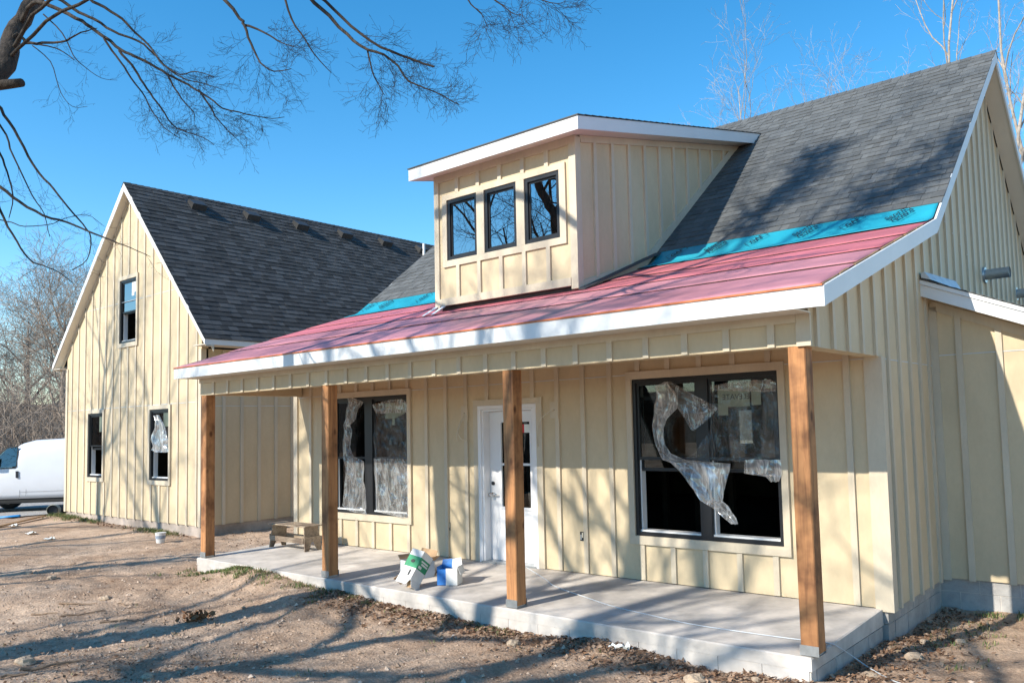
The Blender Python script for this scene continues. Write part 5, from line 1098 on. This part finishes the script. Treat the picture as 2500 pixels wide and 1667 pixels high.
def dens(P, rs, n_=3):
    Q = []; R_ = []
    for i in range(len(P)-1):
        p0 = P[max(i-1, 0)]; p1 = P[i]; p2 = P[i+1]; p3 = P[min(i+2, len(P)-1)]
        for k in range(n_):
            t = k/n_; Q.append(0.5*((2*p1)+(p2-p0)*t+(2*p0-5*p1+4*p2-p3)*t*t+(3*p1-p0-3*p2+p3)*t**3)+Vector((g.gauss(0, 1), g.gauss(0, 1), g.gauss(0, 1)))*min(0.012, rs[i]*0.3)); R_.append(rs[i]+(rs[i+1]-rs[i])*t)
    Q.append(P[-1]); R_.append(rs[-1]); return Q, R_
TRd = dens(*V['trunk'], 6)[0]; X1d = dens(*V['X1'], 6)[0]
no = dict(OPT); no.update(levels=4, kids=(0, 15, 8, 4), t0=(0.3, 0.4, 0.15, 0.1), ang=((30, 50), (18, 50), (22, 60), (25, 65)), len=(0, 0.46, 0.19, 0.08), rk=(0, 0.006, 0.007, 0.009), rmin=0.0015, wob=(0, 0.12, 0.16, 0.2, 0.22), up=(0, -0.02, -0.01, 0.0, 0.0), seg=(8, 8, 6, 4, 3), thick=0.012)
for k, (P, rs) in V.items():
    if k == 'trunk':
        tm.tube(*dens(P, rs, 4), 14); continue
    if k == 'stub': tm.tube(P, rs, 10); continue
    if k == 'X1': tm.tube(*dens(P, rs), 8); continue
    if k in ('U1', 'U2'):
        Q_, R_ = dens(P, rs); tm.tube(Q_, R_, 7); o2 = dict(no); o2.update(kids=(0, 36, 10, 6), t0=(0, 0.4, 0.1, 0.1), len=(0, 0.95, 0.4, 0.2), rk=(0, 0.014, 0.02, 0.03), rmin=0.007, up=(0, 0.05, 0.03, 0.02, 0)); grow((tm, cm), Q_, R_, 1, g, o2); continue
    if k not in ('D', 'E', 'F', 'F2', 'J2', 'L3', 'H', 'I', 'I2', 'S'):
        q = min(X1d if k[0] in 'JKLM' else TRd, key=lambda v_: (v_-P[0]).length)
        if (q-P[0]).length > 0.1: tm.tube(*dens([q, q.lerp(P[0], .5)+Vector((0, 0, .12)), P[0]], [rs[0]*1.3, rs[0]*1.1, rs[0]]), 6)
    Q_, R_ = dens(P, rs); (tm if rs[0] > 0.015 else cm).tube(Q_, R_, 7)
    o2 = dict(no); dense = {'A': 10, 'B': 7, 'C': 7, 'D': 6, 'E': 7, 'F': 5, 'F2': 6, 'L': 13, 'L2': 8, 'J': 8, 'J2': 6, 'L3': 6, 'K': 3, 'M': 6, 'M2': 6, 'M3': 6, 'G': 6, 'I': 5, 'I2': 6, 'PP': 5, 'N': 6, 'Q': 5, 'R': 4, 'O': 5, 'S': 3, 'H': 2}.get(k, 6)
    if k in ('K', 'PP', 'N', 'Q', 'R', 'O', 'S', 'H', 'G', 'I', 'I2'): o2.update(kids=(0, dense, 3, 2), len=(0, 0.42, 0.16, 0.06))
    else: o2.update(kids=(0, dense, 8, 4))
    grow((tm, cm), Q_, R_, 1, g, o2)
tm.build('trunk', BARK, near, (-6.95, -6.6, -0.2), smooth=True); cm.build('crown', TWIG, near, (-6.95, -6.6, -0.2))
# further trees of the yard: they stand beside and behind the camera and throw the shadows
YG = 'bare trees in the front yard'
tree('bare_tree', (-14.6, -9.6, -0.15), 13.5, 0.24, 5, 'tall bare tree mirrored in the dormer windows', (0.04, 0.03), group=YG)
tree('bare_tree', (-9.6, -13.2, 0.0), 14.5, 0.26, 9, 'bare yard tree before the middle of the porch', (0.03, 0.0), group=YG)
tree('bare_tree', (-5.2, -13.0, 0.0), 18.0, 0.25, 14, 'bare yard tree before the right end of the porch', (-0.01, 0.0), dict(kids=(12, 6, 5, 4)), group=YG)
tree('bare_tree', (-18.0, -12.0, 0.0), 16.0, 0.24, 33, 'bare yard tree set back before the left wing', (0.0, 0.0), group=YG)
tree('bare_tree', (-21.5, -8.5, -0.1), 12.5, 0.22, 21, 'bare yard tree before the left wing', (0.03, 0.02), group=YG)
tree('bare_tree', (-6.8, -9.4, 0.0), 11.0, 0.22, 52, 'low spreading bare yard tree nearest the porch', (0.05, 0.0), dict(kids=(22, 6, 5, 3), ang=((40, 75), (25, 60), (25, 60), (25, 65)), t0=(0.26, 0.2, 0.15, 0.1), len=(5.0, 2.2, 1.0, 0.45), rk=(0.026, 0.015, 0.009, 0.007)), group=YG)
tree('bare_tree', (-1.6, -11.0, 0.0), 13.0, 0.22, 57, 'bare yard tree behind the camera', (-0.03, 0.0), dict(kids=(12, 6, 4, 3), rk=(0.026, 0.015, 0.009, 0.007)), group=YG)
# pale trees behind the house
BG = 'pale bare trees behind the house'
bo = dict(kids=(9, 5, 4, 3), ang=((18, 38), (20, 45), (20, 50), (20, 55)), len=(6.0, 2.2, 0.9, 0.35), up=(0.02, 0.10, 0.07, 0.04, 0.03), rmin=0.004, levels=4, rk=(0.010, 0.0075, 0.006, 0.006), thick=0.02)
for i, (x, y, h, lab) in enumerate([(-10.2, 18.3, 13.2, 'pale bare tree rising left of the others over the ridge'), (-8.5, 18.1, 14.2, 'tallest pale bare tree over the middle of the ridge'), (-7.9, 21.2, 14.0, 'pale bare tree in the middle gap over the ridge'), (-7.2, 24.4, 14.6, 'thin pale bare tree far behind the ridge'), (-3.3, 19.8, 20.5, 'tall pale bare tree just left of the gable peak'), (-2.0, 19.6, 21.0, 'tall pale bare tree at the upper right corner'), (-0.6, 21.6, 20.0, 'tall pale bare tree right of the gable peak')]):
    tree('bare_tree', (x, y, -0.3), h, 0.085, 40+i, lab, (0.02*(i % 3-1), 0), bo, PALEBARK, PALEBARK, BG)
# trees and thicket beyond the van
LG = 'brown bare trees beyond the van'
lo_ = dict(kids=(16, 9, 7, 5), t0=(0.12, 0.15, 0.15, 0.1), ang=((35, 70), (25, 60), (25, 60), (25, 60)), len=(6.5, 3.2, 1.6, 0.8), up=(0.0, 0.06, 0.06, 0.05, 0.05), rmin=0.009, thick=0.03)
for i, (x, y, h, r, lab) in enumerate([(-42.4, 10.4, 9.3, 0.28, 'large brown bare tree right behind the van'), (-54.0, 12.0, 10.5, 0.2, 'brown bare tree left of the large one beyond the van'), (-50, 15.5, 10.0, 0.22, 'brown bare tree hidden partly by the left wing')]):
    tree('bare_tree', (x, y, -0.6), h, r, 60+i, lab, (-0.10 if i == 0 else 0.03, -0.22 if i == 0 else -0.03), lo_, BROWNBARK, PALEBARK if i == 1 else BROWNBARK, LG)
b = MB(); g = random.Random(91)
for k in range(4200):
    t = g.uniform(0, 1); x = -37-26*g.random(); y = -12+40*t; z = -0.7; n_ = 4; hh = abs(g.gauss(4.2, 1.4))+1.0+0.07*(-37-x); d = Vector((g.gauss(0, .35), g.gauss(0, .35), 1)).normalized(); p = Vector((x, y, z)); P = [p.copy()]
    for q in range(n_): d = (d+Vector((g.gauss(0, .22), g.gauss(0, .22), -0.05*q))).normalized(); p = p+d*hh/n_; P.append(p.copy())
    b.tube(P, [0.022, 0.018, 0.014, 0.01, 0.006], 3, 0, False)
    for q in range(5):
        i = g.randrange(1, n_+1); d = Vector((g.gauss(0, 1), g.gauss(0, 1), g.gauss(0.4, .6))).normalized(); e = P[i]+d*g.uniform(.4, 1.2); b.tube([P[i], P[i].lerp(e, .5)+Vector((0, 0, .06)), e], [0.011, 0.009, 0.006], 3, 0, False)
tag(b.build('thicket', BROWNBARK), 'tangle of brown leafless brush beyond the driveway', 'brush', kind='stuff')
HILL = mat('brushy_hillside', (0.19, 0.145, 0.11), 0.35, 1.2, rough=0.95, bump=1.0, bscale=4, dist=0.3)
hv = []; nh = 60
for j in range(6):
    for i in range(nh):
        t = i/(nh-1); a = rad(100+190*t); R_ = 78+14*j; x = R_*math.cos(a)*1.0; y = 5+R_*math.sin(a)
        z = -0.9+(0, 3.2, 5.6, 6.8, 7.4, -1.5)[j]*(1+0.3*noise.noise((x*.06, y*.06, 2)))
        hv.append((x, y, z))
tag(mesh('hills', hv, [(j*nh+i, j*nh+i+1, (j+1)*nh+i+1, (j+1)*nh+i) for j in range(5) for i in range(nh-1)], HILL, None, (0, 0, 0), smooth=True), 'low brown wooded rise on the horizon', kind='structure')

# ================================================================ LITTER, GRASS, CLODS
def inhouse(x, y): return (-9.7 < x < 0.02 and y > -0.01) or (x > 0.02 and y > 3.55) or (x < -13.7 and x > -20.7 and y > 2.1) or (x < .09 and x > -9.8 and y > 1.7)
g = random.Random(123); b = MB()
LEAFM = [mat('leaf_litter_%d' % i, c, 0.3, 9, rough=0.9) for i, c in enumerate(((0.19, 0.105, 0.06), (0.27, 0.17, 0.11), (0.12, 0.065, 0.04), (0.34, 0.24, 0.17)))]
def leaf(x, y, s_, hz=0.012):
    z = gh(x, y)+hz*g.random()+0.004; a = g.uniform(0, 6.28); u_ = Vector((math.cos(a), math.sin(a), g.gauss(0, .35)))*s_; v_ = Vector((-math.sin(a), math.cos(a), g.gauss(0, .45)))*s_*0.5; c = Vector((x, y, z+s_*0.25)); b.face([c-u_, c-v_+Vector((0, 0, s_*.15)), c+u_, c+v_], g.choice((0, 0, 1, 1, 2, 3)))
n_ = 0
while n_ < 9000:
    m_ = g.random()
    if m_ < 0.42: x = g.uniform(-6.2, 0.1); y = -abs(g.gauss(0, 0.28))-0.01
    elif m_ < 0.62: x = abs(g.gauss(0.05, .35))+0.02; y = g.uniform(0.2, 3.5)
    elif m_ < 0.80: x = g.gauss(-5.0, 1.2); y = g.gauss(-3.0, .45)
    elif m_ < 0.88: x = g.uniform(-9.9, -13.6); y = g.uniform(1.7, 4.2)
    else: x = g.uniform(-10, 0.5); y = g.uniform(-4, 0)
    if inhouse(x, y): continue
    leaf(x, y, g.uniform(0.012, 0.034) if m_ < 0.62 else g.uniform(0.007, 0.022)); n_ += 1
for k in range(260): leaf(g.uniform(-20.5, -13.7), 2.08-abs(g.gauss(0, .18)), g.uniform(.02, .045))
tag(b.build('leaf_litter', LEAFM[0], None, mats=LEAFM), 'scattered dead leaves and bark bits on the dirt', 'leaf litter', kind='stuff')
b = MB(); n_ = 0; CL = [mat('dirt_clod_%d' % i, c, 0.25, 20, rough=0.97) for i, c in enumerate(((0.47, 0.34, 0.25), (0.34, 0.235, 0.165), (0.52, 0.40, 0.31)))]
while n_ < 8000:
    x = g.uniform(-17, 1.8); y = g.uniform(-4.4, 1.6)
    if g.random() < .5: x = g.gauss(-5, 3); y = g.gauss(-2.0, 1.0)
    if inhouse(x, y): continue
    r = min(0.035, 0.003+g.expovariate(170)); z = gh(x, y); c = Vector((x, y, z+r*0.3)); mi = g.choice((0, 0, 1, 2))
    q = [c+Vector((math.cos(a)*r*g.uniform(.7, 1.3), math.sin(a)*r*g.uniform(.7, 1.3), g.uniform(-.4, .2)*r)) for a in (0, 1.57, 3.14, 4.71)]; tp = c+Vector((g.uniform(-.3, .3)*r, g.uniform(-.3, .3)*r, r*g.uniform(.5, .9)))
    k = len(b.v); b.v += [tuple(p) for p in q]+[tuple(tp)]; b.f += [(k, k+1, k+4), (k+1, k+2, k+4), (k+2, k+3, k+4), (k+3, k, k+4)]; b.mi += [mi]*4; n_ += 1
tag(b.build('dirt_clods', CL[0], None, mats=CL), 'loose clods and pebbles strewn over the dirt', 'clods', kind='stuff')
b = MB(); GR = [mat('grass_%d' % i, c, 0.25, 9, rough=0.8) for i, c in enumerate(((0.075, 0.12, 0.03), (0.12, 0.16, 0.05), (0.30, 0.25, 0.12)))]
def tuft(x, y, k, h, sp, dry=.25):
    for q in range(k):
        xx = x+g.gauss(0, sp); yy = y+g.gauss(0, sp)
        if inhouse(xx, yy): continue
        z = gh(xx, yy)-.003; a = g.uniform(0, 6.28); hh = h*g.uniform(.5, 1.2); d = Vector((math.cos(a), math.sin(a), 0)); wv = Vector((-d.y, d.x, 0))*0.004; p = Vector((xx, yy, z)); m1 = p+d*hh*.25+Vector((0, 0, hh*.7)); e = p+d*hh*.75+Vector((0, 0, hh*.8))
        mi = 2 if g.random() < dry else g.randrange(2); b.face([p-wv, p+wv, m1+wv*.8, m1-wv*.8], mi); b.face([m1-wv*.8, m1+wv*.8, e], mi)
for k in range(70): tuft(g.gauss(-8.4, .75), -abs(g.gauss(.05, .2)), 26, .055, .05)
for k in range(26): tuft(g.gauss(-6.1, .5), -abs(g.gauss(.05, .16)), 22, .05, .05)
for k in range(16): tuft(g.gauss(-3.6, .6), -abs(g.gauss(.03, .2)), 18, .04, .05, .4)
for k in range(26): tuft(g.uniform(.2, .9), g.uniform(1.0, 3.4), 12, .05, .05, .5)
for k in range(12): tuft(g.uniform(.5, 1.0), 3.45, 14, .06, .05, .3)
for k in range(46): tuft(g.uniform(-20.8, -18.2), 2.05-abs(g.gauss(0, .16)), 24, .10, .08)
for k in range(40): tuft(g.gauss(-15.2, .55), 2.05-abs(g.gauss(0, .12)), 24, .09, .07)
for k in range(40): tuft(g.uniform(-9, 1), g.uniform(-4, 0), 5, .04, .04, .6)
tag(b.build('grass_tufts', GR[0], None, mats=GR), 'sparse green grass along the slab and the wing', 'grass', kind='stuff')
